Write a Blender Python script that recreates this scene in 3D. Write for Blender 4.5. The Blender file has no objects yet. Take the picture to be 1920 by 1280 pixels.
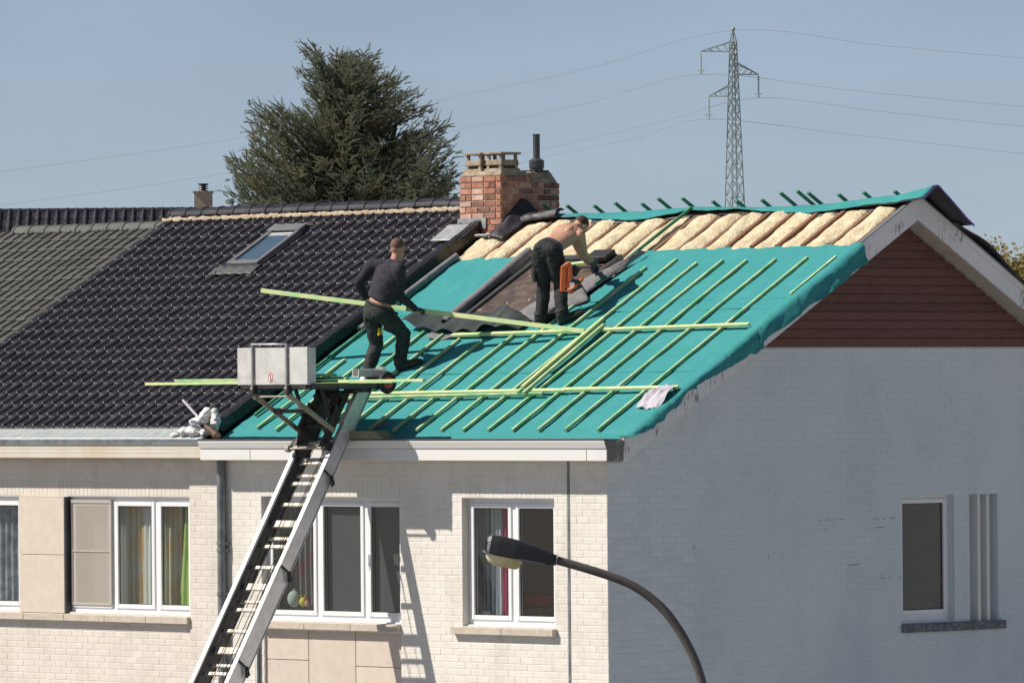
import bpy, bmesh, math, random
import numpy as np
from mathutils import Vector, Matrix, noise

R = math.radians
rnd = random.Random(7)
sc = bpy.context.scene
col = sc.collection

# ------------------------------------------------------------------ camera
F_PX = 12450.0                                   # focal length in pixels of the 1920 px wide photograph
CAM = Vector((51.7685, -51.8236, 6.3606))
yaw, pit, rol = R(45.78), R(0.4425), R(-0.4725)
_d = Vector((-math.sin(yaw)*math.cos(pit), math.cos(yaw)*math.cos(pit), math.sin(pit)))
_r = Vector((math.cos(yaw), math.sin(yaw), 0))
_u = _r.cross(_d)
RIGHT = math.cos(rol)*_r + math.sin(rol)*_u
UP = -math.sin(rol)*_r + math.cos(rol)*_u
FWD = _d
cd = bpy.data.cameras.new('camera'); cam = bpy.data.objects.new('camera', cd); col.objects.link(cam)
cd.sensor_fit = 'HORIZONTAL'; cd.sensor_width = 36.0; cd.lens = F_PX/1920*36.0
cd.clip_start = 1.0; cd.clip_end = 6000.0
cam.matrix_world = Matrix(((RIGHT.x, UP.x, -FWD.x, CAM.x), (RIGHT.y, UP.y, -FWD.y, CAM.y), (RIGHT.z, UP.z, -FWD.z, CAM.z), (0, 0, 0, 1)))
sc.camera = cam

# ------------------------------------------------------------------ sky and sun
SUN_EL, SUN_AZ = R(45.0), math.atan2(-0.79, -1.0)          # azimuth from +Y towards +X
TO_SUN = Vector((math.sin(SUN_AZ)*math.cos(SUN_EL), math.cos(SUN_AZ)*math.cos(SUN_EL), math.sin(SUN_EL)))
w = bpy.data.worlds.new('World'); sc.world = w; w.use_nodes = True
nt = w.node_tree; bg = nt.nodes['Background']
sky = nt.nodes.new('ShaderNodeTexSky'); sky.sky_type = 'NISHITA'; sky.sun_disc = False
sky.sun_elevation = SUN_EL; sky.sun_rotation = SUN_AZ
sky.air_density = 0.5; sky.dust_density = 0.25; sky.ozone_density = 4.0; sky.altitude = 50
hs = nt.nodes.new('ShaderNodeHueSaturation'); hs.inputs['Saturation'].default_value = 0.66
nt.links.new(sky.outputs[0], hs.inputs['Color']); stc = nt.nodes.new('ShaderNodeTexCoord'); smp = nt.nodes.new('ShaderNodeMapping'); smp.inputs['Scale'].default_value = (9, 9, 34)
snz = nt.nodes.new('ShaderNodeTexNoise'); snz.inputs['Scale'].default_value = 1.6; snz.inputs['Detail'].default_value = 5
nt.links.new(stc.outputs['Generated'], smp.inputs[0]); nt.links.new(smp.outputs[0], snz.inputs['Vector'])
smr = nt.nodes.new('ShaderNodeMapRange'); smr.inputs[1].default_value = .35; smr.inputs[2].default_value = .7; smr.inputs[3].default_value = .96; smr.inputs[4].default_value = 1.06
nt.links.new(snz.outputs['Fac'], smr.inputs[0])
smx = nt.nodes.new('ShaderNodeVectorMath'); smx.operation = 'SCALE'; nt.links.new(hs.outputs[0], smx.inputs[0]); nt.links.new(smr.outputs[0], smx.inputs['Scale'])
nt.links.new(smx.outputs[0], bg.inputs['Color'])
bg.inputs['Strength'].default_value = 0.080
sl = bpy.data.lights.new('sun', 'SUN'); sl.energy = 5.0; sl.angle = R(0.53); sl.color = (1.0, 0.93, 0.82)
so = bpy.data.objects.new('sun', sl); col.objects.link(so); so.location = (-30, -40, 60)
so.rotation_euler = (-TO_SUN).to_track_quat('-Z', 'Y').to_euler()
sc.view_settings.view_transform = 'Standard'; sc.view_settings.look = 'None'
sc.view_settings.gamma = 1.0; sc.view_settings.use_curve_mapping = False
sc.view_settings.exposure = 0.13
sc.render.engine = 'CYCLES'; sc.cycles.max_bounces = 8; sc.cycles.caustics_reflective = False; sc.cycles.caustics_refractive = False
sc.cycles.use_denoising = True

# ------------------------------------------------------------------ measuring the place
def ray(px, py):
    return RIGHT*((px-960)/F_PX) + UP*(-(py-640)/F_PX) + FWD
def at_y(px, py, y):                              # point of the plane y = const seen at a photograph pixel
    v = ray(px, py); return CAM + v*((y-CAM.y)/v.y)
def at_x(px, py, x):
    v = ray(px, py); return CAM + v*((x-CAM.x)/v.x)
def at_depth(px, py, d):
    return CAM + ray(px, py)*d
def proj(P):
    q = Vector(P)-CAM; z = q.dot(FWD)
    return 960+F_PX*q.dot(RIGHT)/z, 640-F_PX*q.dot(UP)/z, z
PITCH = 0.565; SL = math.hypot(1, PITCH); PA = math.atan(PITCH)
UPS = Vector((0, 1, PITCH))/SL; NRM = Vector((0, -PITCH, 1))/SL
Z0, RIDGE = 5.868, 4.8
def zr(y): return Z0+PITCH*y
def roof(x, y, h=0.0): return Vector((x, y, zr(y)))+NRM*h
def on_roof(px, py, h=0.0):
    n = Vector((0, -PITCH, 1)); v = ray(px, py)
    return CAM+v*((Z0+h*SL-n.dot(CAM))/n.dot(v))
def fbm(p, o=4): return noise.fractal(Vector(p), 1.0, 2.0, o)

# ------------------------------------------------------------------ materials
def mat(name, c1, c2=None, rough=0.6, scale=6.0, detail=5.0, lo=0.35, hi=0.65, bump=0.0, bscale=40.0, metal=0.0,
        vary=0.0, stretch=(1, 1, 1), spec=0.5, rvar=0.0, dirt=None, dirt_amt=0.0, dscale=2.0, bstretch=None, world=False, dstretch=None):
    m = bpy.data.materials.new(name); m.use_nodes = True
    N = m.node_tree.nodes; L = m.node_tree.links; b = N['Principled BSDF']
    b.inputs['Roughness'].default_value = rough; b.inputs['Metallic'].default_value = metal
    b.inputs['Specular IOR Level'].default_value = spec
    tc = N.new('ShaderNodeTexCoord'); mp = N.new('ShaderNodeMapping'); mp.inputs['Scale'].default_value = stretch
    geo = N.new('ShaderNodeNewGeometry')
    L.new(geo.outputs['Position'] if world else tc.outputs['Object'], mp.inputs['Vector'])
    vec = mp.outputs[0]
    c2 = c2 or c1
    n = N.new('ShaderNodeTexNoise'); n.inputs['Scale'].default_value = scale; n.inputs['Detail'].default_value = detail
    L.new(vec, n.inputs['Vector'])
    oi = N.new('ShaderNodeObjectInfo')
    if vary:                                     # shift the noise of alike pieces apart
        ad = N.new('ShaderNodeVectorMath'); ad.operation = 'ADD'
        sc_ = N.new('ShaderNodeVectorMath'); sc_.operation = 'SCALE'; sc_.inputs['Scale'].default_value = 50.0
        cb = N.new('ShaderNodeCombineXYZ')
        for i in range(3): L.new(oi.outputs['Random'], cb.inputs[i])
        L.new(cb.outputs[0], sc_.inputs[0]); L.new(vec, ad.inputs[0]); L.new(sc_.outputs[0], ad.inputs[1])
        L.new(ad.outputs[0], n.inputs['Vector'])
    mr = N.new('ShaderNodeMapRange'); mr.inputs[1].default_value = lo; mr.inputs[2].default_value = hi
    L.new(n.outputs['Fac'], mr.inputs[0])
    mx = N.new('ShaderNodeMix'); mx.data_type = 'RGBA'; mx.inputs[6].default_value = (*c1, 1); mx.inputs[7].default_value = (*c2, 1)
    L.new(mr.outputs[0], mx.inputs[0]); out = mx.outputs[2]
    if dirt:
        n2 = N.new('ShaderNodeTexNoise'); n2.inputs['Scale'].default_value = dscale; n2.inputs['Detail'].default_value = 8
        n2.inputs['Roughness'].default_value = 0.65
        if dstretch:
            md = N.new('ShaderNodeMapping'); md.inputs['Scale'].default_value = dstretch; L.new(geo.outputs['Position'], md.inputs[0]); L.new(md.outputs[0], n2.inputs['Vector'])
        else: L.new(vec, n2.inputs['Vector'])
        m2 = N.new('ShaderNodeMapRange'); m2.inputs[1].default_value = 0.5; m2.inputs[2].default_value = 0.75; m2.inputs[4].default_value = dirt_amt
        L.new(n2.outputs['Fac'], m2.inputs[0])
        x2 = N.new('ShaderNodeMix'); x2.data_type = 'RGBA'; L.new(m2.outputs[0], x2.inputs[0]); L.new(out, x2.inputs[6]); x2.inputs[7].default_value = (*dirt, 1)
        out = x2.outputs[2]
    if vary:
        h = N.new('ShaderNodeHueSaturation'); vm = N.new('ShaderNodeMapRange')
        vm.inputs[3].default_value = 1-vary; vm.inputs[4].default_value = 1+vary
        L.new(oi.outputs['Random'], vm.inputs[0]); L.new(vm.outputs[0], h.inputs['Value']); L.new(out, h.inputs['Color']); out = h.outputs[0]
    L.new(out, b.inputs['Base Color'])
    if rvar:
        rm = N.new('ShaderNodeMapRange'); rm.inputs[3].default_value = rough-rvar; rm.inputs[4].default_value = rough+rvar
        L.new(n.outputs['Fac'], rm.inputs[0]); L.new(rm.outputs[0], b.inputs['Roughness'])
    if bump:
        nb = N.new('ShaderNodeTexNoise'); nb.inputs['Scale'].default_value = bscale; nb.inputs['Detail'].default_value = 4
        if bstretch:
            m3 = N.new('ShaderNodeMapping'); m3.inputs['Scale'].default_value = bstretch; L.new(tc.outputs['Object'], m3.inputs[0]); L.new(m3.outputs[0], nb.inputs[0])
        else: L.new(vec, nb.inputs['Vector'])
        bp = N.new('ShaderNodeBump'); bp.inputs['Strength'].default_value = 1.0; bp.inputs['Distance'].default_value = bump
        L.new(nb.outputs['Fac'], bp.inputs['Height']); L.new(bp.outputs[0], b.inputs['Normal'])
    m['bsdf'] = b.name
    return m

M = {}
M['cream'] = mat('cream paint', (.72, .685, .635), (.775, .74, .69), .62, 3.0, dirt=(.50, .44, .36), dirt_amt=.5, dscale=1.5, dstretch=(1.4, 1.4, .6), bump=.0015, bscale=90, vary=.03, world=True)
M['cream_b'] = mat('pinkish cream paint', (.665, .61, .55), (.73, .675, .61), .65, 3.0, dirt=(.46, .40, .33), dirt_amt=.5, dscale=1.5, dstretch=(1.4, 1.4, .6), bump=.0015, bscale=90, vary=.03, world=True)
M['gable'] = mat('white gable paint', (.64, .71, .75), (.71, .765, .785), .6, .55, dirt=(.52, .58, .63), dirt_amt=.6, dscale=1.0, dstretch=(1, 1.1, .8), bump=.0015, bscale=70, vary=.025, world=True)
M['stonepanel'] = mat('smooth stone panel', (.63, .535, .45), (.68, .585, .50), .55, 8, vary=.03, dirt=(.5, .41, .33), dirt_amt=.3, dscale=4)
M['sill'] = mat('weathered stone sill', (.50, .44, .37), (.60, .53, .45), .8, 14, vary=.04, bump=.002)
M['sillgrey'] = mat('mossy bluestone sill', (.10, .11, .12), (.22, .23, .24), .85, 16, dirt=(.32, .33, .33), dirt_amt=.5, dscale=9, bump=.004)
M['pvc'] = mat('white plastic frame', (.80, .81, .83), (.83, .84, .86), .35, 5)
M['white'] = mat('white painted fascia', (.73, .72, .71), (.77, .76, .74), .4, 3, dirt=(.62, .60, .57), dirt_amt=.25, dscale=3)
M['beigefascia'] = mat('cream plastic fascia', (.76, .69, .58), (.80, .75, .67), .4, 2, dirt=(.72, .47, .24), dirt_amt=.5, dscale=1.6, stretch=(1, 1, .3))
M['zinc'] = mat('weathered zinc', (.36, .41, .42), (.50, .54, .54), .5, 5, stretch=(6, 1.2, .5), metal=.25, dirt=(.62, .64, .62), dirt_amt=.6, dscale=4, rvar=.1)
M['lead'] = mat('grey lead', (.27, .285, .30), (.38, .395, .41), .55, 9, metal=.2, dirt=(.2, .21, .22), dirt_amt=.4, dscale=5)
M['darkmetal'] = mat('anthracite metal', (.06, .065, .07), (.09, .095, .10), .4, 6, metal=.3)
M['greymetal'] = mat('grey painted metal', (.20, .20, .21), (.25, .25, .26), .4, 6, metal=.3)
M['slate'] = mat('dull grey apron', (.055, .062, .066), (.085, .092, .095), .6, 7)
M['pleatdark'] = mat('dark green black pleated apron', (.018, .030, .030), (.035, .05, .048), .55, 7)
M['postgrey'] = mat('grey panel post', (.30, .30, .31), (.36, .36, .37), .5, 6, metal=.3)
M['pipe'] = mat('grey zinc pipe', (.13, .15, .165), (.22, .24, .26), .5, 7, metal=.3, dirt=(.4, .38, .35), dirt_amt=.35, dscale=6)
M['btile'] = mat('black glazed tile', (.024, .0225, .029), (.036, .034, .042), .28, 3, vary=.22, rvar=.05, dirt=(.075, .07, .066), dirt_amt=.4, dscale=5, spec=.5, world=True)
M['tilelip'] = mat('dusty tile edge', (.13, .115, .10), (.21, .19, .165), .8, 14, vary=.2, world=True)
M['verge'] = mat('black glazed verge tile', (.012, .012, .015), (.022, .022, .026), .3, 6, vary=.25, dirt=(.06, .055, .05), dirt_amt=.4, dscale=5)
M['gtile'] = mat('matt grey concrete tile', (.055, .054, .053), (.085, .083, .081), .8, 4, vary=.16, world=True, dirt=(.12, .12, .10), dirt_amt=.45, dscale=8, bump=.003, bscale=60)
M['gridge'] = mat('matt grey ridge tile', (.065, .068, .066), (.10, .103, .10), .75, 9, vary=.08, dirt=(.22, .22, .19), dirt_amt=.4, dscale=7)
M['mortar'] = mat('crumbling mortar', (.40, .32, .23), (.54, .45, .34), .95, 12, dirt=(.20, .165, .12), dirt_amt=.6, dscale=14, bump=.012, bscale=25)
M['rafter'] = mat('rafter wood', (.16, .075, .042), (.25, .125, .075), .8, 5, stretch=(30, 2, 30), vary=.15, bump=.002)
M['deck'] = mat('dark roof boarding', (.10, .055, .03), (.16, .09, .055), .85, 5, stretch=(4, 30, 4))
M['wool'] = mat('mineral wool', (.55, .46, .30), (.72, .635, .455), .95, 8, dirt=(.40, .31, .17), dirt_amt=.45, dscale=7, bump=.022, bscale=28)
M['greymat'] = mat('grey underside of the membrane', (.17, .165, .18), (.23, .225, .24), .8, 14, bump=.003, bscale=30, dirt=(.12, .115, .125), dirt_amt=.5, dscale=6)
M['black'] = mat('black sheet', (.018, .017, .02), (.03, .03, .034), .55, 8)
M['blacksheet'] = mat('black membrane', (.022, .02, .026), (.04, .036, .046), .5, 6)
M['violet'] = mat('violet membrane edge', (.10, .05, .28), (.14, .07, .34), .6, 6)
M['plank'] = mat('red brown stained plank', (.125, .052, .042), (.18, .082, .066), .75, 4, stretch=(2, 2, 26), vary=.12, dirt=(.17, .085, .065), dirt_amt=.35, dscale=5)
M['soffit'] = mat('cream soffit board', (.50, .46, .41), (.57, .53, .48), .6, 6)
M['brick'] = mat('red brick', (.33, .125, .08), (.48, .225, .155), .85, 10, vary=.22, lo=.3, hi=.7, world=True, dirt=(.60, .42, .34), dirt_amt=.6, dscale=10, bump=.005, bscale=50)
M['brickpale'] = mat('pale weathered brick', (.44, .24, .18), (.58, .37, .30), .85, 9, vary=.18, dirt=(.68, .55, .48), dirt_amt=.6, dscale=9, bump=.005, bscale=50, world=True)
M['brickdark'] = mat('brown burnt brick', (.20, .085, .065), (.33, .16, .125), .85, 9, vary=.22, dirt=(.12, .07, .06), dirt_amt=.6, dscale=9, bump=.005, bscale=50, world=True)
M['brickjoint'] = mat('grey brown brick mortar', (.42, .35, .26), (.54, .47, .36), .95, 14, bump=.006)
M['concrete'] = mat('weathered concrete', (.23, .185, .13), (.42, .35, .26), .9, 12, dirt=(.10, .085, .06), dirt_amt=.6, dscale=9, bump=.006, vary=.08)
M['cowlcore'] = mat('dark cowl concrete', (.05, .045, .04), (.12, .10, .08), .9, 10)  # darker concrete for the slot core of the cowls
M['capslab'] = mat('brownish concrete slab', (.30, .20, .16), (.42, .32, .26), .9, 12, bump=.004)
M['alu'] = mat('aluminium', (.62, .63, .65), (.74, .75, .76), .42, 8, metal=.55, dirt=(.35, .34, .33), dirt_amt=.5, dscale=5, rvar=.08)
M['alushade'] = mat('dull aluminium with painted shade', (.05, .05, .055), (.085, .085, .09), .45, 6, metal=.4, dirt=(.12, .12, .12), dirt_amt=.5, dscale=4)  # shade on the left rail's inner face is put into this dark colour
M['alupanel'] = mat('dusty aluminium panel', (.60, .595, .57), (.68, .675, .65), .5, 5, metal=.15, dirt=(.36, .34, .31), dirt_amt=.75, dscale=4)
M['steel'] = mat('dirty black steel', (.03, .03, .03), (.06, .055, .05), .5, 9, metal=.4, dirt=(.18, .14, .10), dirt_amt=.5, dscale=7)
M['strut'] = mat('dusty steel strut', (.30, .27, .22), (.42, .385, .32), .55, 9, metal=.3, dirt=(.10, .09, .07), dirt_amt=.6, dscale=7)
M['rung'] = mat('worn aluminium rung', (.62, .57, .50), (.74, .69, .61), .6, 12, metal=.15, dirt=(.35, .26, .18), dirt_amt=.6, dscale=11, vary=.08)
M['rubber'] = mat('black rubber', (.015, .015, .016), (.03, .03, .03), .7, 10)
M['redpaint'] = mat('red paint', (.50, .03, .03), (.58, .05, .05), .4, 10)
M['signwhite'] = mat('white sign', (.75, .73, .70), None, .5)
M['orange'] = mat('orange plastic', (.62, .11, .025), (.70, .15, .04), .4, 12, dirt=(.2, .08, .04), dirt_amt=.4, dscale=12)
M['skin'] = mat('skin', (.46, .245, .165), (.54, .30, .21), .55, 7, dirt=(.46, .20, .13), dirt_amt=.35, dscale=4)
M['hair'] = mat('cropped brown hair', (.050, .026, .017), (.08, .045, .03), .8, 50, bump=.003, bscale=160)
M['hairlight'] = mat('very short reddish hair', (.11, .055, .04), (.17, .09, .066), .75, 50, bump=.002, bscale=160)
M['shirt'] = mat('dark navy cotton', (.020, .019, .030), (.034, .032, .046), .9, 6, bump=.006, bscale=8)
M['trousers'] = mat('dark green grey work trousers', (.018, .023, .022), (.036, .042, .040), .9, 6, bump=.006, bscale=9, dirt=(.06, .062, .055), dirt_amt=.5, dscale=6)
M['jeans'] = mat('black work trousers', (.014, .015, .018), (.030, .031, .035), .9, 6, bump=.006, bscale=9, dirt=(.055, .053, .05), dirt_amt=.5, dscale=6)
M['leather'] = mat('dark leather', (.018, .016, .014), (.035, .03, .026), .6, 14)
M['glove'] = mat('grey work glove', (.05, .055, .06), (.09, .095, .10), .85, 20)
M['bluewaist'] = mat('blue waistband', (.05, .055, .13), None, .8)
M['yellow'] = mat('yellow', (.75, .52, .04), None, .6)
M['bagwhite'] = mat('white plastic sack', (.72, .71, .71), (.80, .79, .79), .5, 5, bump=.01, bscale=14, dirt=(.5, .47, .44), dirt_amt=.3, dscale=6)
M['lav'] = mat('lavender grey cloth', (.50, .47, .55), (.60, .57, .64), .9, 20, stretch=(30, 3, 3), bump=.003)
M['bottle'] = mat('brown tube', (.07, .035, .02), (.12, .07, .045), .6, 12)
M['oldboard'] = mat('mossy old board', (.24, .22, .12), (.34, .31, .19), .9, 9, stretch=(2, 12, 12), vary=.15)
M['lampbody'] = mat('dark grey lamp housing', (.022, .022, .025), (.035, .035, .038), .45, 6)
M['lampfront'] = mat('grey lamp front with painted light', (.17, .175, .19), (.22, .225, .24), .5, 6)  # lighter than the housing: light on the front end painted in
M['lamppole'] = mat('brown grey pole paint', (.10, .085, .078), (.135, .118, .108), .5, 6, dirt=(.14, .12, .11), dirt_amt=.3, dscale=5)
M['pylon'] = mat('galvanised pylon steel', (.27, .33, .31), (.33, .38, .36), .7, .4)
M['wire'] = mat('grey cable', (.36, .40, .44), None, .8)
M['bark'] = mat('grey brown bark', (.07, .052, .038), (.13, .10, .075), .9, 8, stretch=(6, 6, 1))
M['asphalt'] = mat('asphalt', (.045, .045, .047), (.06, .06, .06), .9, 20, bump=.004)
M['paving'] = mat('grey concrete paving', (.32, .315, .30), (.38, .37, .355), .9, 6)
M['grass'] = mat('dry gravel and lawn', (.27, .265, .24), (.35, .34, .31), .95, .6)
M['room'] = mat('dim wall paper', (.50, .37, .36), (.56, .43, .41), .9, 2)
M['roomdark'] = mat('dim lilac wall', (.26, .225, .27), (.30, .26, .31), .9, 2)
M['screen'] = mat('dark insect screen', (.062, .064, .072), (.068, .070, .078), .85, 3)
M['screenbeige'] = mat('beige insect screen', (.42, .385, .34), (.47, .43, .38), .85, 2, stretch=(22, 1, 1))
def net_mat(name, c, a):
    m = bpy.data.materials.new(name); m.use_nodes = True; N = m.node_tree.nodes; L = m.node_tree.links; b = N['Principled BSDF']
    b.inputs['Base Color'].default_value = (*c, 1); b.inputs['Roughness'].default_value = .9
    t = N.new('ShaderNodeBsdfTransparent'); mx = N.new('ShaderNodeMixShader'); mx.inputs[0].default_value = a
    L.new(t.outputs[0], mx.inputs[1]); L.new(b.outputs[0], mx.inputs[2]); L.new(mx.outputs[0], N['Material Output'].inputs[0]); return m
M['net'] = net_mat('fine fly screen net', (.60, .55, .49), .40)
M['curtgrey'] = mat('grey curtain', (.24, .245, .25), (.34, .345, .35), .9, 4)
M['curtpale'] = mat('pale blue curtain', (.52, .57, .60), (.62, .66, .68), .9, 4)
M['magenta'] = mat('magenta curtain', (.40, .015, .10), (.50, .03, .15), .8, 20)
M['curtyellow'] = mat('cream and ochre curtain', (.66, .63, .52), (.68, .48, .24), .9, 2.6, lo=.45, hi=.6)
M['curtwhite'] = mat('sheer white curtain', (.74, .75, .71), (.80, .80, .77), .9, 4)
M['curtgreen'] = mat('lime green curtain', (.40, .56, .13), (.46, .62, .18), .85, 5)
M['curtblue'] = mat('blue grey sheer curtain', (.22, .24, .29), (.44, .47, .52), .9, 7, lo=.42, hi=.58)
M['curtprint'] = mat('printed curtain', (.20, .20, .20), (.30, .12, .16), .9, 9, lo=.5, hi=.56, dirt=(.16, .30, .13), dirt_amt=.8, dscale=7)
M['red'] = mat('red upholstery', (.52, .05, .045), None, .8)
M['wood'] = mat('light wood', (.40, .26, .13), None, .7)
M['toygreen'] = mat('pale green plush', (.36, .44, .37), (.42, .50, .43), .95, 20)
M['toyyellow'] = mat('yellow plush', (.66, .55, .10), None, .95)
M['toypink'] = mat('pinkish plush', (.58, .30, .20), None, .95)
M['pinkbox'] = mat('pink and white striped box', (.70, .45, .50), (.8, .75, .75), .6, 12, stretch=(3, 1, .1), lo=.48, hi=.52)

def batten_mat(name, pale, green, lo, hi):
    return mat(name, pale, green, .75, 5, 4, lo, hi, bump=.002, vary=.10, stretch=(1.2, 1.2, 1.2))
M['batten'] = batten_mat('green treated batten', (.52, .60, .36), (.20, .47, .22), .35, .65)
M['battenpale'] = batten_mat('pale green sawn batten', (.66, .68, .36), (.42, .66, .30), .38, .66)
M['battendark'] = batten_mat('green wet treated batten', (.055, .24, .12), (.035, .16, .09), .35, .62)
M['battend'] = mat('cut end of timber', (.45, .40, .20), None, .8)

def glass_mat(name, tint, rough=.02, minr=.04):
    m = bpy.data.materials.new(name); m.use_nodes = True
    N = m.node_tree.nodes; L = m.node_tree.links; N.remove(N['Principled BSDF'])
    tr = N.new('ShaderNodeBsdfTransparent'); tr.inputs[0].default_value = (*tint, 1)
    gl = N.new('ShaderNodeBsdfGlossy'); gl.inputs['Roughness'].default_value = rough; gl.inputs[0].default_value = (1, 1, 1, 1)
    lw = N.new('ShaderNodeLayerWeight'); pw = N.new('ShaderNodeMath'); pw.operation = 'POWER'; pw.inputs[1].default_value = 5.0
    fr = N.new('ShaderNodeMath'); fr.operation = 'MULTIPLY_ADD'; fr.inputs[1].default_value = .9; fr.inputs[2].default_value = minr
    L.new(lw.outputs['Facing'], pw.inputs[0]); L.new(pw.outputs[0], fr.inputs[0])
    mx = N.new('ShaderNodeMixShader'); L.new(fr.outputs[0], mx.inputs[0]); L.new(tr.outputs[0], mx.inputs[1]); L.new(gl.outputs[0], mx.inputs[2])
    L.new(mx.outputs[0], N['Material Output'].inputs[0]); return m
M['glass'] = glass_mat('window glass', (.90, .92, .92))
M['lampglass'] = mat('yellowed lamp bowl', (.68, .58, .27), (.74, .68, .45), .15, 9, spec=.6)
M['skyglass'] = mat('roof window glass', (.055, .10, .15), (.065, .115, .17), .08, 3, spec=1.0)
M['dustyglass'] = mat('dusty roof window glass', (.085, .062, .05), (.13, .095, .075), .16, 5, dirt=(.27, .20, .145), dirt_amt=.75, dscale=6, rvar=.10, spec=.8)
M['gableglass'] = mat('dark pane with painted reflections', (.085, .095, .10), (.125, .115, .108), .05, 2.2, stretch=(1, 1, 3), spec=.6)  # brownish blotches imitate reflections within the pane colour

def teal_mat():
    m = mat('teal roofing membrane', (.042, .275, .258), (.050, .268, .305), .75, 9, 8, .38, .62, spec=.2, bump=.010, bscale=3.2, dirt=(.075, .335, .325), dirt_amt=.7, dscale=2.6, bstretch=(1.0, 3.2, 3.2))
    N = m.node_tree.nodes; L = m.node_tree.links; b = N['Principled BSDF']
    src = b.inputs['Base Color'].links[0].from_socket
    tc = N.new('ShaderNodeTexCoord'); sp = N.new('ShaderNodeSeparateXYZ'); L.new(tc.outputs['Object'], sp.inputs[0])
    wob = N.new('ShaderNodeTexNoise'); wob.inputs['Scale'].default_value = .9; L.new(tc.outputs['Object'], wob.inputs[0])
    def math_(op, a, b_=None):
        n = N.new('ShaderNodeMath'); n.operation = op
        for i, v in enumerate((a, b_)):
            if v is None: continue
            if isinstance(v, (int, float)): n.inputs[i].default_value = v
            else: L.new(v, n.inputs[i])
        return n.outputs[0]
    yw = math_('ADD', sp.outputs[1], math_('MULTIPLY', math_('SUBTRACT', wob.outputs['Fac'], .5), .10))
    dash = math_('LESS_THAN', math_('FRACT', math_('MULTIPLY', sp.outputs[0], 9.0)), .62)
    tot = None
    for yk in (.20, 1.10, 2.30, 3.52):           # the dashed lap lines printed along each roll
        ln = math_('LESS_THAN', math_('ABSOLUTE', math_('SUBTRACT', yw, yk)), .011)
        tot = ln if tot is None else math_('MAXIMUM', tot, ln)
    msk = math_('MULTIPLY', math_('MULTIPLY', tot, dash), .85)
    mx = N.new('ShaderNodeMix'); mx.data_type = 'RGBA'; L.new(msk, mx.inputs[0]); L.new(src, mx.inputs[6]); mx.inputs[7].default_value = (.008, .07, .075, 1)
    # sawdust blown on to the lower roof
    dn = N.new('ShaderNodeTexNoise'); dn.inputs['Scale'].default_value = 7; dn.inputs['Detail'].default_value = 7; L.new(tc.outputs['Object'], dn.inputs[0])
    gx = math_('POWER', math_('ABSOLUTE', math_('MULTIPLY', math_('ADD', sp.outputs[0], 2.85), 1.15)), 2.0)
    gy = math_('POWER', math_('ABSOLUTE', math_('MULTIPLY', math_('SUBTRACT', sp.outputs[1], .52), 3.2)), 2.0)
    g = math_('SUBTRACT', 1.0, math_('ADD', gx, gy))
    g = math_('MAXIMUM', g, 0.0)
    dm = N.new('ShaderNodeMapRange'); dm.inputs[1].default_value = .47; dm.inputs[2].default_value = .62; L.new(dn.outputs['Fac'], dm.inputs[0])
    msk2 = math_('MULTIPLY', math_('MULTIPLY', g, dm.outputs[0]), .9)
    m2 = N.new('ShaderNodeMix'); m2.data_type = 'RGBA'; L.new(msk2, m2.inputs[0]); L.new(mx.outputs[2], m2.inputs[6]); m2.inputs[7].default_value = (.50, .53, .40, 1)
    L.new(m2.outputs[2], b.inputs['Base Color'])
    return m
M['teal'] = teal_mat()

def streaked(name, base):
    """painted board with black mould running down from its upper edge"""
    m = mat(name, base, tuple(c*1.05 for c in base), .5, 3)
    N = m.node_tree.nodes; L = m.node_tree.links; b = N['Principled BSDF']; src = b.inputs['Base Color'].links[0].from_socket
    tc = N.new('ShaderNodeTexCoord'); mp = N.new('ShaderNodeMapping'); mp.inputs['Scale'].default_value = (9, 9, 2.2); L.new(tc.outputs['Object'], mp.inputs[0])
    n = N.new('ShaderNodeTexNoise'); n.inputs['Scale'].default_value = 3; n.inputs['Detail'].default_value = 8; n.inputs['Roughness'].default_value = .7; L.new(mp.outputs[0], n.inputs[0])
    n2 = N.new('ShaderNodeTexNoise'); n2.inputs['Scale'].default_value = 1.3; n2.inputs['Detail'].default_value = 2; L.new(tc.outputs['Object'], n2.inputs[0])
    ad = N.new('ShaderNodeMath'); ad.operation = 'MULTIPLY'; L.new(n.outputs[0], ad.inputs[0]); L.new(n2.outputs[0], ad.inputs[1])
    mr = N.new('ShaderNodeMapRange'); mr.inputs[1].default_value = .31; mr.inputs[2].default_value = .40; mr.inputs[4].default_value = .8; L.new(ad.outputs[0], mr.inputs[0])
    mx = N.new('ShaderNodeMix'); mx.data_type = 'RGBA'; L.new(mr.outputs[0], mx.inputs[0]); L.new(src, mx.inputs[6]); mx.inputs[7].default_value = (.045, .04, .028, 1)
    L.new(mx.outputs[2], b.inputs['Base Color']); return m
M['barge'] = streaked('mouldy white barge board', (.76, .76, .77))
M['endcap'] = streaked('mouldy gutter end', (.62, .62, .60))
_n = M['endcap'].node_tree.nodes
for q in _n:
    if q.type == 'MAP_RANGE' and abs(q.inputs[1].default_value-.31) < 1e-6: q.inputs[1].default_value = .22; q.inputs[2].default_value = .27

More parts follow.
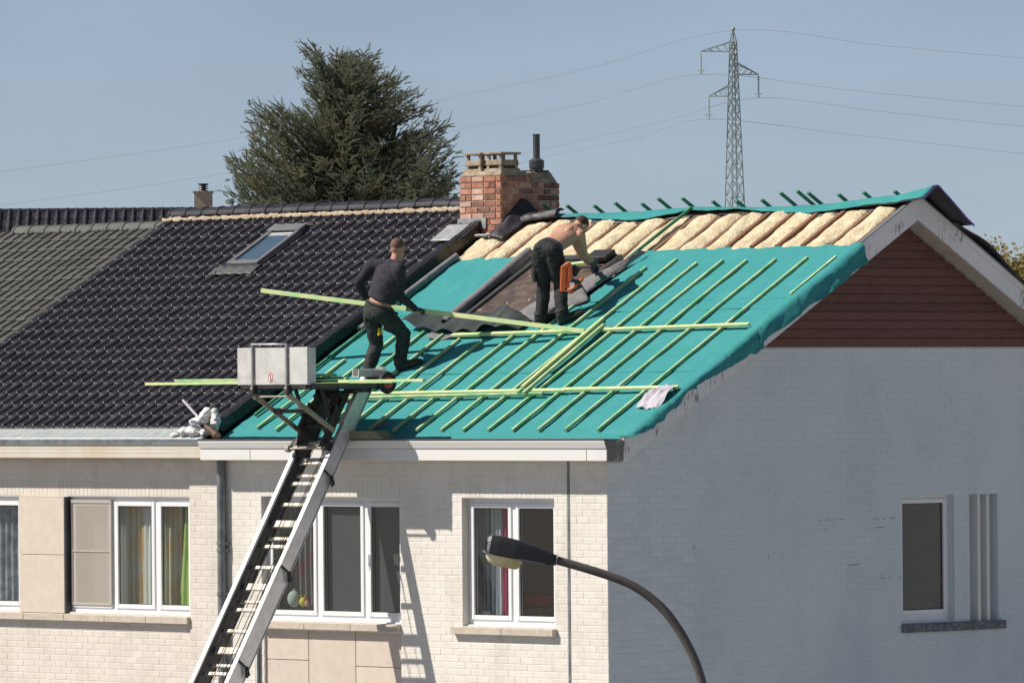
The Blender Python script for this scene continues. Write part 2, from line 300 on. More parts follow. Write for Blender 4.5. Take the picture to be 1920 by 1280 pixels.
def leaf_mat(name, a, b_):
    m = mat(name, a, b_, .6, .9, 3, .35, .65, spec=.25)
    N = m.node_tree.nodes; L = m.node_tree.links; b = N['Principled BSDF']; src = b.inputs['Base Color'].links[0].from_socket
    t = N.new('ShaderNodeBsdfTranslucent'); L.new(src, t.inputs[0]); mx = N.new('ShaderNodeMixShader'); mx.inputs[0].default_value = .48
    L.new(b.outputs[0], mx.inputs[1]); L.new(t.outputs[0], mx.inputs[2]); L.new(mx.outputs[0], N['Material Output'].inputs[0])
    return m
M['cedar'] = leaf_mat('blue green cedar needles', (.145, .18, .125), (.225, .225, .14))
M['spring'] = leaf_mat('young spring leaves', (.30, .28, .11), (.40, .31, .13))

# ------------------------------------------------------------------ mesh helpers
class MB:
    def __init__(s): s.v = []; s.f = []; s.mi = []; s.k = 0
    def add(s, vs, fs, k=None):
        n = len(s.v); s.v += [tuple(p) for p in vs]
        s.f += [tuple(i+n for i in f) for f in fs]; s.mi += [s.k if k is None else k]*len(fs); return s
    def box(s, a, b, k=None):
        x0, y0, z0 = a; x1, y1, z1 = b
        s.add([(x0, y0, z0), (x1, y0, z0), (x1, y1, z0), (x0, y1, z0), (x0, y0, z1), (x1, y0, z1), (x1, y1, z1), (x0, y1, z1)],
              [(0, 3, 2, 1), (4, 5, 6, 7), (0, 1, 5, 4), (1, 2, 6, 5), (2, 3, 7, 6), (3, 0, 4, 7)], k); return s
    def obox(s, o, A, B, Cc, k=None):              # box from a corner and three edge vectors
        o = Vector(o); A = Vector(A); B = Vector(B); Cc = Vector(Cc)
        if A.cross(B).dot(Cc) < 0: A, B = B, A
        s.add([o, o+A, o+A+B, o+B, o+Cc, o+A+Cc, o+A+B+Cc, o+B+Cc],
              [(0, 3, 2, 1), (4, 5, 6, 7), (0, 1, 5, 4), (1, 2, 6, 5), (2, 3, 7, 6), (3, 0, 4, 7)], k); return s
    def bar(s, p, q, w, h, up=(0, 0, 1), k=None):  # rectangular bar from p to q, width w, height h along up
        p = Vector(p); q = Vector(q); d = (q-p).normalized(); up = Vector(up)
        side = d.cross(up).normalized(); u = side.cross(d).normalized()
        return s.obox(p-side*w/2-u*h/2, side*w, u*h, q-p, k)
    def prism(s, poly, ext, k=None):
        n = len(poly); ext = Vector(ext); P = [Vector(p) for p in poly]
        s.add(P+[p+ext for p in P], [tuple(reversed(range(n))), tuple(range(n, 2*n))]+[(i, (i+1) % n, n+(i+1) % n, n+i) for i in range(n)], k); return s
    def tube(s, pts, r, n=8, caps=True, k=None, roundcap=False):
        pts = [Vector(p) for p in pts]; rs = [r]*len(pts) if isinstance(r, (int, float)) else list(r)
        if roundcap:
            d0 = (pts[0]-pts[1]).normalized(); d1 = (pts[-1]-pts[-2]).normalized()
            a = [(pts[0]+d0*rs[0]*math.sin(t), rs[0]*math.cos(t)) for t in (1.45, 1.1, .7, .35)]
            b = [(pts[-1]+d1*rs[-1]*math.sin(t), rs[-1]*math.cos(t)) for t in (.35, .7, 1.1, 1.45)]
            pts = [x[0] for x in a]+pts+[x[0] for x in b]; rs = [x[1] for x in a]+rs+[x[1] for x in b]
        t0 = (pts[1]-pts[0]).normalized(); ref = Vector((0, 0, 1)) if abs(t0.z) < .9 else Vector((1, 0, 0))
        sd = t0.cross(ref).normalized(); V = []
        for i, p in enumerate(pts):
            t = (pts[min(i+1, len(pts)-1)]-pts[max(i-1, 0)]).normalized()
            sd = (sd-t*sd.dot(t)).normalized(); u = t.cross(sd)
            V += [p+(sd*math.cos(2*math.pi*j/n)+u*math.sin(2*math.pi*j/n))*rs[i] for j in range(n)]
        Fq = [(i*n+j, i*n+(j+1) % n, (i+1)*n+(j+1) % n, (i+1)*n+j) for i in range(len(pts)-1) for j in range(n)]
        if caps: Fq += [tuple(reversed(range(n))), tuple((len(pts)-1)*n+j for j in range(n))]
        return s.add(V, Fq, k)
    def loft(s, rings, n=16, k=None):              # rings of (centre, half axis a, half axis b); closed
        V = []
        for c, a, b in rings:
            c = Vector(c); a = Vector(a); b = Vector(b)
            V += [c+a*math.cos(2*math.pi*j/n)+b*math.sin(2*math.pi*j/n) for j in range(n)]
        Fq = [(i*n+j, i*n+(j+1) % n, (i+1)*n+(j+1) % n, (i+1)*n+j) for i in range(len(rings)-1) for j in range(n)]
        Fq += [tuple(reversed(range(n))), tuple((len(rings)-1)*n+j for j in range(n))]
        return s.add(V, Fq, k)
    def ball(s, c, r, n=12, k=None, axes=None):
        c = Vector(c); r = (r, r, r) if isinstance(r, (int, float)) else r
        X, Y, Z = axes if axes else (Vector((1, 0, 0)), Vector((0, 1, 0)), Vector((0, 0, 1)))
        m = n//2; V = []
        for i in range(1, m):
            t = math.pi*i/m
            V += [c+X*(r[0]*math.sin(t)*math.cos(2*math.pi*j/n))+Y*(r[1]*math.sin(t)*math.sin(2*math.pi*j/n))-Z*(r[2]*math.cos(t)) for j in range(n)]
        V += [c-Z*r[2], c+Z*r[2]]; b = (m-1)*n
        Fq = [(i*n+j, i*n+(j+1) % n, (i+1)*n+(j+1) % n, (i+1)*n+j) for i in range(m-2) for j in range(n)]
        Fq += [(b, (j+1) % n, j) for j in range(n)]+[(b+1, (m-2)*n+j, (m-2)*n+(j+1) % n) for j in range(n)]
        return s.add(V, Fq, k)
    def sheet(s, f, nu, nv, th=0.0, k=None, k2=None):   # f(u,v)->(P, N); th>0 closes it to a thin solid
        G = [[f(i/nu, j/nv) for j in range(nv+1)] for i in range(nu+1)]
        P = [[Vector(g) if not isinstance(g, tuple) or not isinstance(g[0], Vector) else g[0] for g in row] for row in G]
        W = nv+1
        top = [p for row in P for p in row]
        fs = [(i*W+j, (i+1)*W+j, (i+1)*W+j+1, i*W+j+1) for i in range(nu) for j in range(nv)]
        if th <= 0: return s.add(top, fs, k)
        bot = []
        for i in range(nu+1):
            for j in range(nv+1):
                du = P[min(i+1, nu)][j]-P[max(i-1, 0)][j]; dv = P[i][min(j+1, nv)]-P[i][max(j-1, 0)]
                nn = du.cross(dv); nn = nn.normalized() if nn.length > 1e-9 else Vector((0, 0, 1))
                bot.append(P[i][j]-nn*th)
        n = len(top)
        s.add(top+bot, fs, k)
        base = len(s.v)-2*n
        fb = [tuple(reversed([q+n for q in f])) for f in fs]
        ed = []
        for i in range(nu): ed += [(i*W, i*W+n, (i+1)*W+n, (i+1)*W), ((i+1)*W+nv, (i+1)*W+nv+n, i*W+nv+n, i*W+nv)]
        for j in range(nv): ed += [(j+1, j+1+n, j+n, j), (nu*W+j, nu*W+j+n, nu*W+j+1+n, nu*W+j+1)]
        kk = s.k if k2 is None else k2
        s.f += [tuple(q+base for q in f) for f in fb]; s.mi += [kk]*len(fb)
        s.f += [tuple(q+base for q in f) for f in ed]; s.mi += [s.k if k is None else k]*len(ed)
        return s

ORG = {}
def tag(o, label=None, cat=None, group=None, kind=None):
    if label: o['label'] = label
    if cat: o['category'] = cat
    if group: o['group'] = group
    if kind: o['kind'] = kind
    return o
def thing(name, label, cat, loc=(0, 0, 0), group=None):
    o = bpy.data.objects.new(name, None); col.objects.link(o); o.location = loc; o.empty_display_size = .3
    ORG[o.name] = Vector(loc); return tag(o, label, cat, group)
def mesh_of(name, mb, mats, smooth=False, org=Vector((0, 0, 0))):
    me = bpy.data.meshes.new(name)
    me.from_pydata([(p[0]-org[0], p[1]-org[1], p[2]-org[2]) for p in mb.v], [], mb.f)
    mats = mats if isinstance(mats, (list, tuple)) else [mats]
    for m in mats: me.materials.append(M[m] if isinstance(m, str) else m)
    if len(mats) > 1: me.polygons.foreach_set('material_index', mb.mi)
    if smooth: me.polygons.foreach_set('use_smooth', [True]*len(mb.f))
    me.update(); return me
def sharp(o, ang=40):
    o.data.set_sharp_from_angle(angle=R(ang)); return o
def obj(name, mb, mats, parent=None, smooth=False, label=None, cat=None, group=None, kind=None, bevel=0, angle=None):
    if parent is not None: org = ORG[parent.name]
    else:
        a = np.array(mb.v); org = Vector(((a[:, 0].min()+a[:, 0].max())/2, (a[:, 1].min()+a[:, 1].max())/2, a[:, 2].min()))
        if kind == 'structure': org = Vector((0, 0, 0))
    me = mesh_of(name, mb, mats, smooth, org)
    o = bpy.data.objects.new(name, me); col.objects.link(o)
    if parent is not None: o.parent = parent
    else: o.location = org
    ORG[o.name] = org
    if smooth and angle: sharp(o, angle)
    if bevel:
        b = o.modifiers.new('bevel', 'BEVEL'); b.width = bevel; b.segments = 1; b.limit_method = 'ANGLE'
    return tag(o, label, cat, group, kind)
def inst(name, me, parent, mw):                   # a piece that shares its mesh; mw in world space
    o = bpy.data.objects.new(name, me); col.objects.link(o); o.parent = parent
    o.matrix_local = Matrix.Translation(-ORG[parent.name]) @ mw; ORG[o.name] = ORG[parent.name]; return o
def append_mesh(mb, me, mw):
    n = len(mb.v)
    mb.v += [tuple(mw @ v.co) for v in me.vertices]
    for p in me.polygons: mb.f.append(tuple(i+n for i in p.vertices)); mb.mi.append(p.material_index)
def pieces(name, stuffname, me, parent, mws, limit, material, smooth=False, angle=None):
    """the pieces that show largest become objects, the rest one joined part"""
    sc_ = []
    for m_ in mws:
        x, y, z = proj(m_.translation); vis = -60 < x < 1980 and -60 < y < 1340
        sc_.append((0 if vis else 1, z))
    order = sorted(range(len(mws)), key=lambda i: sc_[i])
    one = [i for i in order[:limit] if sc_[i][0] == 0]; keep = set(one)
    for i in one: inst(name, me, parent, mws[i])
    rest = [i for i in order if i not in keep]
    if rest:
        mb = MB()
        for i in rest: append_mesh(mb, me, mws[i])
        o = obj(stuffname, mb, material, parent, smooth, kind='stuff')
        if angle: sharp(o, angle)
def remesh(mb, voxel, smooth_it=4, disp=None, dec=0):
    me = bpy.data.meshes.new('tmp'); me.from_pydata([tuple(p) for p in mb.v], [], mb.f); me.update()
    o = bpy.data.objects.new('tmp', me); col.objects.link(o)
    m_ = o.modifiers.new('r', 'REMESH'); m_.mode = 'VOXEL'; m_.voxel_size = voxel
    if smooth_it:
        s_ = o.modifiers.new('s', 'SMOOTH'); s_.iterations = smooth_it; s_.factor = .5
    dg = bpy.context.evaluated_depsgraph_get(); dg.update()
    ev = o.evaluated_get(dg); m2 = bpy.data.meshes.new_from_object(ev)
    out = MB(); nv = len(m2.vertices)
    co = np.empty(nv*3); m2.vertices.foreach_get('co', co); co = co.reshape(-1, 3)
    if disp:
        no = np.array([v.normal for v in m2.vertices]); co = co+no*np.array([disp(Vector(c), Vector(n_)) for c, n_ in zip(co, no)])[:, None]
    out.v = [tuple(c) for c in co]; out.f = [tuple(p.vertices) for p in m2.polygons]; out.mi = [0]*len(out.f)
    bpy.data.objects.remove(o); bpy.data.meshes.remove(me); bpy.data.meshes.remove(m2)
    return out

# ------------------------------------------------------------------ ground
g = MB(); g.add([(-3000, -3000, 0), (3000, -3000, 0), (3000, 3000, 0), (-3000, 3000, 0)], [(0, 1, 2, 3)])
obj('ground', g, 'grass', kind='structure')
g = MB(); g.add([(-300, -11.5, .004), (300, -11.5, .004), (300, -4.5, .004), (-300, -4.5, .004)], [(0, 1, 2, 3)])
obj('road', g, 'asphalt', kind='structure')
g = MB(); g.box((-300, -4.5, 0), (4.2, -.02, .12)); obj('pavement', g, 'paving', kind='structure')
g = MB(); g.box((-300, -14.5, 0), (300, -11.5, .12)); obj('pavement', g, 'paving', kind='structure')
g = MB(); g.add([(4.2, -4.5, .006), (11, -4.5, .006), (11, 300, .006), (4.2, 300, .006)], [(0, 1, 2, 3)]); obj('path', g, 'paving', kind='structure')

# ------------------------------------------------------------------ walls
def wall_frame(kind):
    if kind == 'front': return (lambda u, z, d=0: Vector((u, -d, z))), Matrix.Identity(4)
    return (lambda u, z, d=0: Vector((d, u, z))), Matrix.Rotation(math.pi/2, 4, 'Z')
def slab(mb, W, u0, u1, z0, z1, holes, d0, d1):
    us = sorted({u0, u1, *[h[0] for h in holes], *[h[1] for h in holes]}); us = [u for u in us if u0 <= u <= u1]
    zs = sorted({z0, z1, *[h[2] for h in holes], *[h[3] for h in holes]}); zs = [z for z in zs if z0 <= z <= z1]
    hole = lambda u, z: any(h[0] < u < h[1] and h[2] < z < h[3] for h in holes)
    for i in range(len(us)-1):
        j = 0
        while j < len(zs)-1:
            if hole((us[i]+us[i+1])/2, (zs[j]+zs[j+1])/2): j += 1; continue
            k_ = j
            while k_+1 < len(zs)-1 and not hole((us[i]+us[i+1])/2, (zs[k_+1]+zs[k_+2])/2): k_ += 1
            p = [W(us[i], zs[j], d1), W(us[i+1], zs[j], d1), W(us[i+1], zs[k_+1], d1), W(us[i], zs[k_+1], d1)]
            mb.prism(p, W(0, 0, d0)-W(0, 0, d1)); j = k_+1

def unit_brick():
    b = MB(); bx, bz = .018, .05; F = -1.0; S = -.35
    b.add([(-.5, 0, -.5), (.5, 0, -.5), (.5, 0, .5), (-.5, 0, .5), (-.5, S, -.5), (.5, S, -.5), (.5, S, .5), (-.5, S, .5),
           (-.5+bx, F, -.5+bz), (.5-bx, F, -.5+bz), (.5-bx, F, .5-bz), (-.5+bx, F, .5-bz)],
          [(8, 9, 10, 11), (4, 5, 9, 8), (5, 6, 10, 9), (6, 7, 11, 10), (7, 4, 8, 11), (0, 1, 5, 4), (1, 2, 6, 5), (2, 3, 7, 6), (3, 0, 4, 7)])
    return b
UB = unit_brick()
def brick_rects(u0, u1, z0, z1, holes, phase=0.0, bl=.2, bh=.075, jt=.0065, skip=None, vj=1.0):
    out = []; n = int(math.ceil((z1-z0)/bh))
    for r_ in range(n):
        za = z0+r_*bh; zb = min(za+bh, z1)
        if zb-za < .03: continue
        spans = [(u0, u1)]
        for h in holes:
            if h[2] < (za+zb)/2 < h[3]:
                ns = []
                for a, b in spans:
                    if h[1] <= a or h[0] >= b: ns.append((a, b)); continue
                    if h[0] > a: ns.append((a, h[0]))
                    if h[1] < b: ns.append((h[1], b))
                spans = ns
        off = phase+(bl/2 if r_ % 2 else 0)
        for a, b in spans:
            k_ = math.floor((a-off)/bl)
            while True:
                x0 = max(a, off+k_*bl); x1 = min(b, off+(k_+1)*bl)
                if x0 >= b: break
                if x1-x0 > .025 and not (skip and skip((x0+x1)/2, zb)): out.append((x0+jt*vj/2, x1-jt*vj/2, za+jt/2, zb-jt/2))
                k_ += 1
    return out
def soldier_rects(u0, u1, z0, z1, jt=.009):
    n = max(1, round((u1-u0)/.075)); st = (u1-u0)/n
    return [(u0+i*st+jt/2, u0+(i+1)*st-jt/2, z0+jt/2, z1-jt/2) for i in range(n)]
def lay(parent, kind, rects, matname, prot, me, limit=300, d0=0.0, jig=.0012):
    W, ROT = wall_frame(kind); mws = []
    for a, b, c, d in rects:
        if kind == 'front': mn = W((a+b)/2, (c+d)/2, d0)
        else: mn = W((a+b)/2, (c+d)/2, d0)
        pr = prot+rnd.uniform(-jig, jig)
        T = Matrix.Rotation(R(rnd.uniform(-.35, .35)), 4, 'Z') @ Matrix.Rotation(R(rnd.uniform(-.25, .25)), 4, 'X')
        mws.append(Matrix.Translation(mn) @ ROT @ T @ Matrix.Diagonal((b-a, pr, d-c, 1)))
    pieces('brick', 'remaining_bricks', me, parent, mws, limit, matname)

W3 = (-2.317, -.834, 3.735, 5.181); W2 = (-5.692, -3.335, 3.735, 5.181); W1 = (-9.203, -6.955, 3.755, 5.162); W0 = (-11.9, -10.069, 3.755, 5.157)
WALLTOP = 5.66
house_a = thing('terraced_house', 'cream painted brick end house whose roof is being stripped and covered with teal membrane', 'house', (-3, 4.8, 0))
house_b = thing('terraced_house', 'middle terraced house with glossy black tiled roof and a small roof window', 'house', (-9.5, 4.8, 0))
house_c = thing('terraced_house', 'terraced house with matt grey tiled roof left of the black tiled roof', 'house', (-16, 4.8, 0))

JX = -.605                                          # movement joint
pan_a = (-5.66, -3.335, 2.2, 3.655)
holesA = [W3, W2, pan_a, (JX-.028, JX+.028, 0, 9)]
W, _ = wall_frame('front')
mb = MB(); slab(mb, W, -6.40, 0, 0, WALLTOP, [W3, W2, (-5.66, -3.335, 2.2, 3.66)], -.28, 0)
fw = obj('front_wall', mb, 'cream', house_a)
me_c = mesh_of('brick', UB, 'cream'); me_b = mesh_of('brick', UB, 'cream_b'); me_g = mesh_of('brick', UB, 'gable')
sold = [(W2[0], W2[1], 5.181, 5.375), (W3[0], W3[1], 5.181, 5.375)]
rects = brick_rects(-6.40, -.001, .03, WALLTOP, holesA+sold, phase=.02)
for s_ in sold: rects += soldier_rects(*s_)
lay(fw, 'front', rects, 'cream', .0026, me_c, jig=.0009)
mb = MB(); mb.box((JX-.02, -.004, 0), (JX+.02, .05, WALLTOP)); obj('movement_joint', mb, 'pipe', house_a)

# gable wall of the end house
GW = (4.79, 5.70, 3.66, 5.156); GS = (5.967, 6.461, 3.66, 5.152); SID = 6.856
rake = lambda y: 8.335-PITCH*abs(y-RIDGE)
mb = MB(); Wg, _ = wall_frame('gable')
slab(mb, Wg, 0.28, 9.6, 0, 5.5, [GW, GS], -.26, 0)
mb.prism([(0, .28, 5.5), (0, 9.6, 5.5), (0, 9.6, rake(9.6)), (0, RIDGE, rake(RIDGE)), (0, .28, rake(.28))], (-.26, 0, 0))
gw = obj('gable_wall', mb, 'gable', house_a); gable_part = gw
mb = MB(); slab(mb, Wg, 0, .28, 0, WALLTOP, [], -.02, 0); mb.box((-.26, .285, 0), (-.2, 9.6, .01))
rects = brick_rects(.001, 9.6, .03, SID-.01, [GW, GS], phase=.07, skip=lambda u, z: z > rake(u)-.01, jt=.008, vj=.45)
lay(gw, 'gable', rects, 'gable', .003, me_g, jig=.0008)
mb = MB(); mb.box((-.28, .28, 0), (-6.4, 9.6, .02)); 
cr = MB(); rc = random.Random(21)
for (pa, pb) in (((1530, 975), (1583, 973)), ((1540, 992), (1557, 991)), ((1632, 973), (1686, 970)), ((1640, 989), (1668, 987)), ((1650, 1083), (1689, 1082)), ((1652, 1074), (1658, 1083)), ((1676, 1074), (1677, 1080)), ((1590, 1060), (1612, 1057)), ((1300, 1022), (1303, 1030)), ((1440, 1040), (1443, 1052)), ((1466, 1040), (1469, 1052))):
    A, B = at_x(*pa, .0032), at_x(*pb, .0032); n = max(1, int((B-A).length/.05))
    for i in range(n):
        if rc.random() < .3: continue
        a, b = A.lerp(B, i/n), A.lerp(B, (i+rc.uniform(.4, 1))/n); cr.bar(a, b, .003, rc.uniform(.005, .012), up=(0, 0, 1) if abs(b.y-a.y) > abs(b.z-a.z) else (0, 1, 0))
obj('open_joints', cr, 'greymetal', gable_part, kind='stuff')
# siding of the gable
mb = MB()
for_planks = []
yl = lambda z: RIDGE-(8.30-z)/PITCH; yr = lambda z: RIDGE+(8.30-z)/PITCH
mb.prism([(.004, yl(SID), SID), (.004, yr(SID), SID), (.004, RIDGE, 8.30)], (.008, 0, 0))
clad = obj('gable_cladding', mb, 'deck', house_a)
z = SID
while z < 8.24:
    zt = min(z+.101, 8.285); p = MB(); tilt = .012
    a, b = yl(z+.004), yr(z+.004); a2, b2 = yl(zt-.006), yr(zt-.006)
    if b2-a2 < .02: a2 = b2 = RIDGE
    lo_ = [(.034, a, z+.003), (.034, b, z+.003), (.024, b2, zt-.007), (.024, a2, zt-.007)]
    p.prism(lo_, (-.012, 0, 0)); obj('plank', p, 'plank', clad)
    z += .101
mb = MB(); mb.box((.0, yl(SID)+.02, SID-.022), (.03, yr(SID)-.02, SID-.004)); obj('cladding_trim', mb, 'sill', house_a)

# middle and left house fronts
mb = MB(); slab(mb, W, -12.65, -6.96, 0, WALLTOP, [W0, W1, (-10.069, -9.22, 3.755, 5.157)], -.28, -.035)
slab(mb, W, -6.955, -6.405, 0, WALLTOP, [], -.28, 0)
fwb = obj('front_wall', mb, 'cream_b', house_b)
rb = brick_rects(-12.65, -6.96, .03, WALLTOP, [W0, W1, (-10.069, -9.22, 3.755, 5.17), (-11.9, -6.96, 5.165, 5.345)], phase=.05)+soldier_rects(-11.9, -6.96, 5.165, 5.345)
W_, ROT = wall_frame('front')
rects2 = brick_rects(-6.955, -6.405, .03, WALLTOP, [], phase=.05)
mws = []
for lst, d0 in ((rb, -.035), (rects2, 0.0)):
    for a, b, c, d in lst:
        mws.append(Matrix.Translation(W_((a+b)/2, (c+d)/2, d0)) @ Matrix.Rotation(R(rnd.uniform(-.35, .35)), 4, 'Z') @ Matrix.Diagonal((b-a, .0026+rnd.uniform(-.0009, .0009), d-c, 1)))
pieces('brick', 'remaining_bricks', me_b, fwb, mws, 300, 'cream_b')
mb = MB(); slab(mb, W, -19, -12.66, 0, WALLTOP, [], -.28, 0); obj('front_wall', mb, 'cream_b', house_c)
for hz, x0, x1 in ((house_a, -6.4, -.26), (house_b, -12.65, -6.41), (house_c, -19, -12.66)):
    mb = MB(); mb.box((x0, 9.35, 0), (x1, 9.6, 5.66)); obj('rear_wall', mb, 'cream_b', hz)
mb = MB(); mb.prism([(-19, .28, 0), (-19, 9.35, 0), (-19, 9.35, 5.9), (-19, 4.8, 8.3), (-19, .28, 5.9)], (.25, 0, 0)); obj('side_wall', mb, 'cream_b', house_c)

# rooms behind the windows
def room(parent, x0, x1, y0, y1, m_, z0=2.9, z1=5.45):
    mb = MB()
    mb.add([(x0, y0, z0), (x1, y0, z0), (x1, y1, z0), (x0, y1, z0), (x0, y0, z1), (x1, y0, z1), (x1, y1, z1), (x0, y1, z1)],
           [(0, 1, 2, 3), (7, 6, 5, 4), (3, 2, 6, 7), (1, 5, 6, 2), (0, 3, 7, 4)])
    return obj('room', mb, m_, parent)
room(house_a, -2.95, -.3, .285, 3.4, 'room'); room(house_a, -6.1, -3.0, .285, 3.4, 'roomdark')
room(house_b, -12.3, -6.6, .285, 3.4, 'room'); 
mb = MB(); mb.add([(-.30, 4.4, 3.2), (-.30, 6.8, 3.2), (-.30, 6.8, 5.4), (-.30, 4.4, 5.4)], [(0, 1, 2, 3)]); obj('room', mb, 'roomdark', house_a)

# ------------------------------------------------------------------ windows
def window(parent, op, divs, kind='front', recess=.10, sash=None, pane_mat='glass', label=None, base=.075, top=.06, screens=()):
    """divs: fractions of the width where the mullions stand"""
    Wm, _ = wall_frame(kind); u0, u1, z0, z1 = op
    def bx(mb, a, b, c, d, d0, d1): mb.prism([Wm(a, c, d1), Wm(b, c, d1), Wm(b, d, d1), Wm(a, d, d1)], Wm(0, 0, d0)-Wm(0, 0, d1))
    fr = MB(); D0, D1 = -recess-.07, -recess; t = .05
    bx(fr, u0, u0+t, z0, z1, D0, D1); bx(fr, u1-t, u1, z0, z1, D0, D1)
    bx(fr, u0+t, u1-t, z1-top, z1, D0, D1); bx(fr, u0+t, u1-t, z0, z0+base, D0, D1)
    ed = [u0]+[u0+(u1-u0)*f for f in divs]+[u1]
    for m_ in ed[1:-1]: bx(fr, m_-.035, m_+.035, z0+base, z1-top, D0, D1)
    bx(fr, u0+.004, u1-.004, z0+.002, z0+.02, D1, D1+.05)
    f_ = obj('window', fr, 'pvc', parent, bevel=.004, label=label)
    for i in range(len(ed)-1):
        a = ed[i]+(t if i == 0 else .035); b = ed[i+1]-(t if i == len(ed)-2 else .035)
        s = .052; sm = MB(); c, d = z0+base, z1-top; E0, E1 = D1-.045, D1+.018
        bx(sm, a, a+s, c, d, E0, E1); bx(sm, b-s, b, c, d, E0, E1); bx(sm, a+s, b-s, d-s, d, E0, E1); bx(sm, a+s, b-s, c, c+s, E0, E1)
        obj('sash', sm, 'pvc', f_, bevel=.004)
        pm = MB(); bx(pm, a+s-.003, b-s+.003, c+s-.003, d-s+.003, D1-.022, D1-.014)
        obj('pane', pm, pane_mat, f_)
        gk = MB()
        for q in ((a+s, a+s+.008, c+s, d-s), (b-s-.008, b-s, c+s, d-s), (a+s+.008, b-s-.008, d-s-.008, d-s), (a+s+.008, b-s-.008, c+s, c+s+.008)): bx(gk, *q, D1-.013, D1-.006)
        obj('gasket', gk, 'rubber', f_)
        if i in screens:
            q = MB(); bx(q, a+s, b-s, c+s, d-s, D1-.075, D1-.065); obj('insect_screen', q, screens[i], f_)
    return f_, ed
w3, e3 = window(house_a, W3, (.5,), label='two light white window with grey and magenta curtains')
w2, e2 = window(house_a, W2, (.375, .715), screens={1: 'screen', 2: 'screen'}, label='three light white window with dark insect screens')
w1, e1 = window(house_b, W1, (.352, .70), recess=.085, label='three light white window with ochre and green curtains')
w0, e0 = window(house_b, W0, (.5,), recess=.085, label='white window with blue grey sheer curtains')
gwin, eg = window(house_a, (GW[0], GW[1], GW[2], GW[3]), (), kind='gable', recess=.09, pane_mat='gableglass', base=.10, label='single dark window in the shaded gable')
mb = MB(); q = e2[2]+.035+.026; mb.box((q-.012, .075, 4.35), (q+.012, .083, 4.42)); mb.box((q-.008, .062, 4.40), (q+.008, .074, 4.53)); obj('handle', mb, 'pvc', w2, bevel=.003)
# beige roll-down fly screen in front of the left light of the middle house
mb = MB(); a, b = W1[0]+.03, e1[1]-.02
for q in ((a, a+.03, 3.86, 5.12), (b-.03, b, 3.86, 5.12), (a+.03, b-.03, 5.08, 5.12), (a+.03, b-.03, 3.86, 3.89)): mb.box((q[0], .052, q[2]), (q[1], .072, q[3]))
fs = obj('fly_screen', mb, 'screenbeige', house_b, bevel=.003)
mb = MB(); mb.box((a+.03, .060, 3.89), (b-.03, .064, 5.08)); obj('mesh_panel', mb, 'net', fs)
mb = MB(); mb.box((a+.03, .052, 4.50), (b-.03, .059, 4.515)); obj('cross_bar', mb, 'sill', fs)

def sill(parent, x0, x1, ztop, n, proj_=.075, th=.085, m_='sill', kind='front', inner=-.1, drop=.012):
    Wm, _ = wall_frame(kind); st = (x1-x0)/n
    for i in range(n):
        a, b = x0+i*st+.002, x0+(i+1)*st-.002
        poly = [Wm(a, ztop+drop, inner), Wm(a, ztop-.005, proj_), Wm(a, ztop-th, proj_), Wm(a, ztop-th+.005, inner)]
        mb = MB(); mb.prism(poly, Wm(b, 0, 0)-Wm(a, 0, 0)); obj('sill_stone', mb, m_, parent, bevel=.004)
sill(house_a, -2.456, -.80, 3.735, 2); sill(house_a, -5.692, -3.335, 3.735, 3, .065)
sill(house_b, -12.2, -6.955, 3.755, 7, .05, inner=-.12)
sill(house_a, 4.775, 6.54, 3.66, 1, .06, .10, 'sillgrey', 'gable', drop=.002)
# stone panels below the wide window and between the left windows
xs = [-5.66, -4.93, -4.13, -3.335]; zs = [[2.2, 3.29, 3.652], [2.2, 2.75, 3.652], [2.2, 3.24, 3.652]]
for i in range(3):
    for j in range(2):
        mb = MB(); mb.box((xs[i]+.005, .030, zs[i][j]+.004), (xs[i+1]-.005, .060, zs[i][j+1]-.004)); obj('stone_panel', mb, 'stonepanel', house_a, bevel=.003)
mb = MB(); mb.box((-5.66, .055, 2.2), (-3.335, .065, 3.655)); obj('panel_backing', mb, 'brickjoint', house_a)
mb = MB(); mb.tube([(-5.75, -.03, 0), (-5.75, -.03, 3.65)], .026, 10); obj('downpipe', mb, 'pipe', house_a, smooth=True, label='thin grey pipe beside the stone panels')
for za, zb in ((3.76, 4.455), (4.461, 5.15)):
    mb = MB(); mb.box((-10.064, -.012, za), (-9.225, .05, zb)); obj('stone_panel', mb, 'stonepanel', house_b, bevel=.003)
mb = MB(); mb.box((-9.225, -.010, 3.76), (-9.2, .20, 5.157)); obj('panel_edge', mb, 'darkmetal', house_b)
mb = MB(); mb.box((-10.069, .05, 3.755), (-9.225, .2, 5.157)); obj('panel_backing', mb, 'brickjoint', house_b)
# upright fins beside the gable window
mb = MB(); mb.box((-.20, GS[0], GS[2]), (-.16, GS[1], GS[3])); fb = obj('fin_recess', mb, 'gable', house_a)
for a in (6.125, 6.285):
    mb = MB(); mb.box((-.16, a, GS[2]), (-.012, a+.05, GS[3])); obj('fin', mb, 'white', fb, bevel=.004)

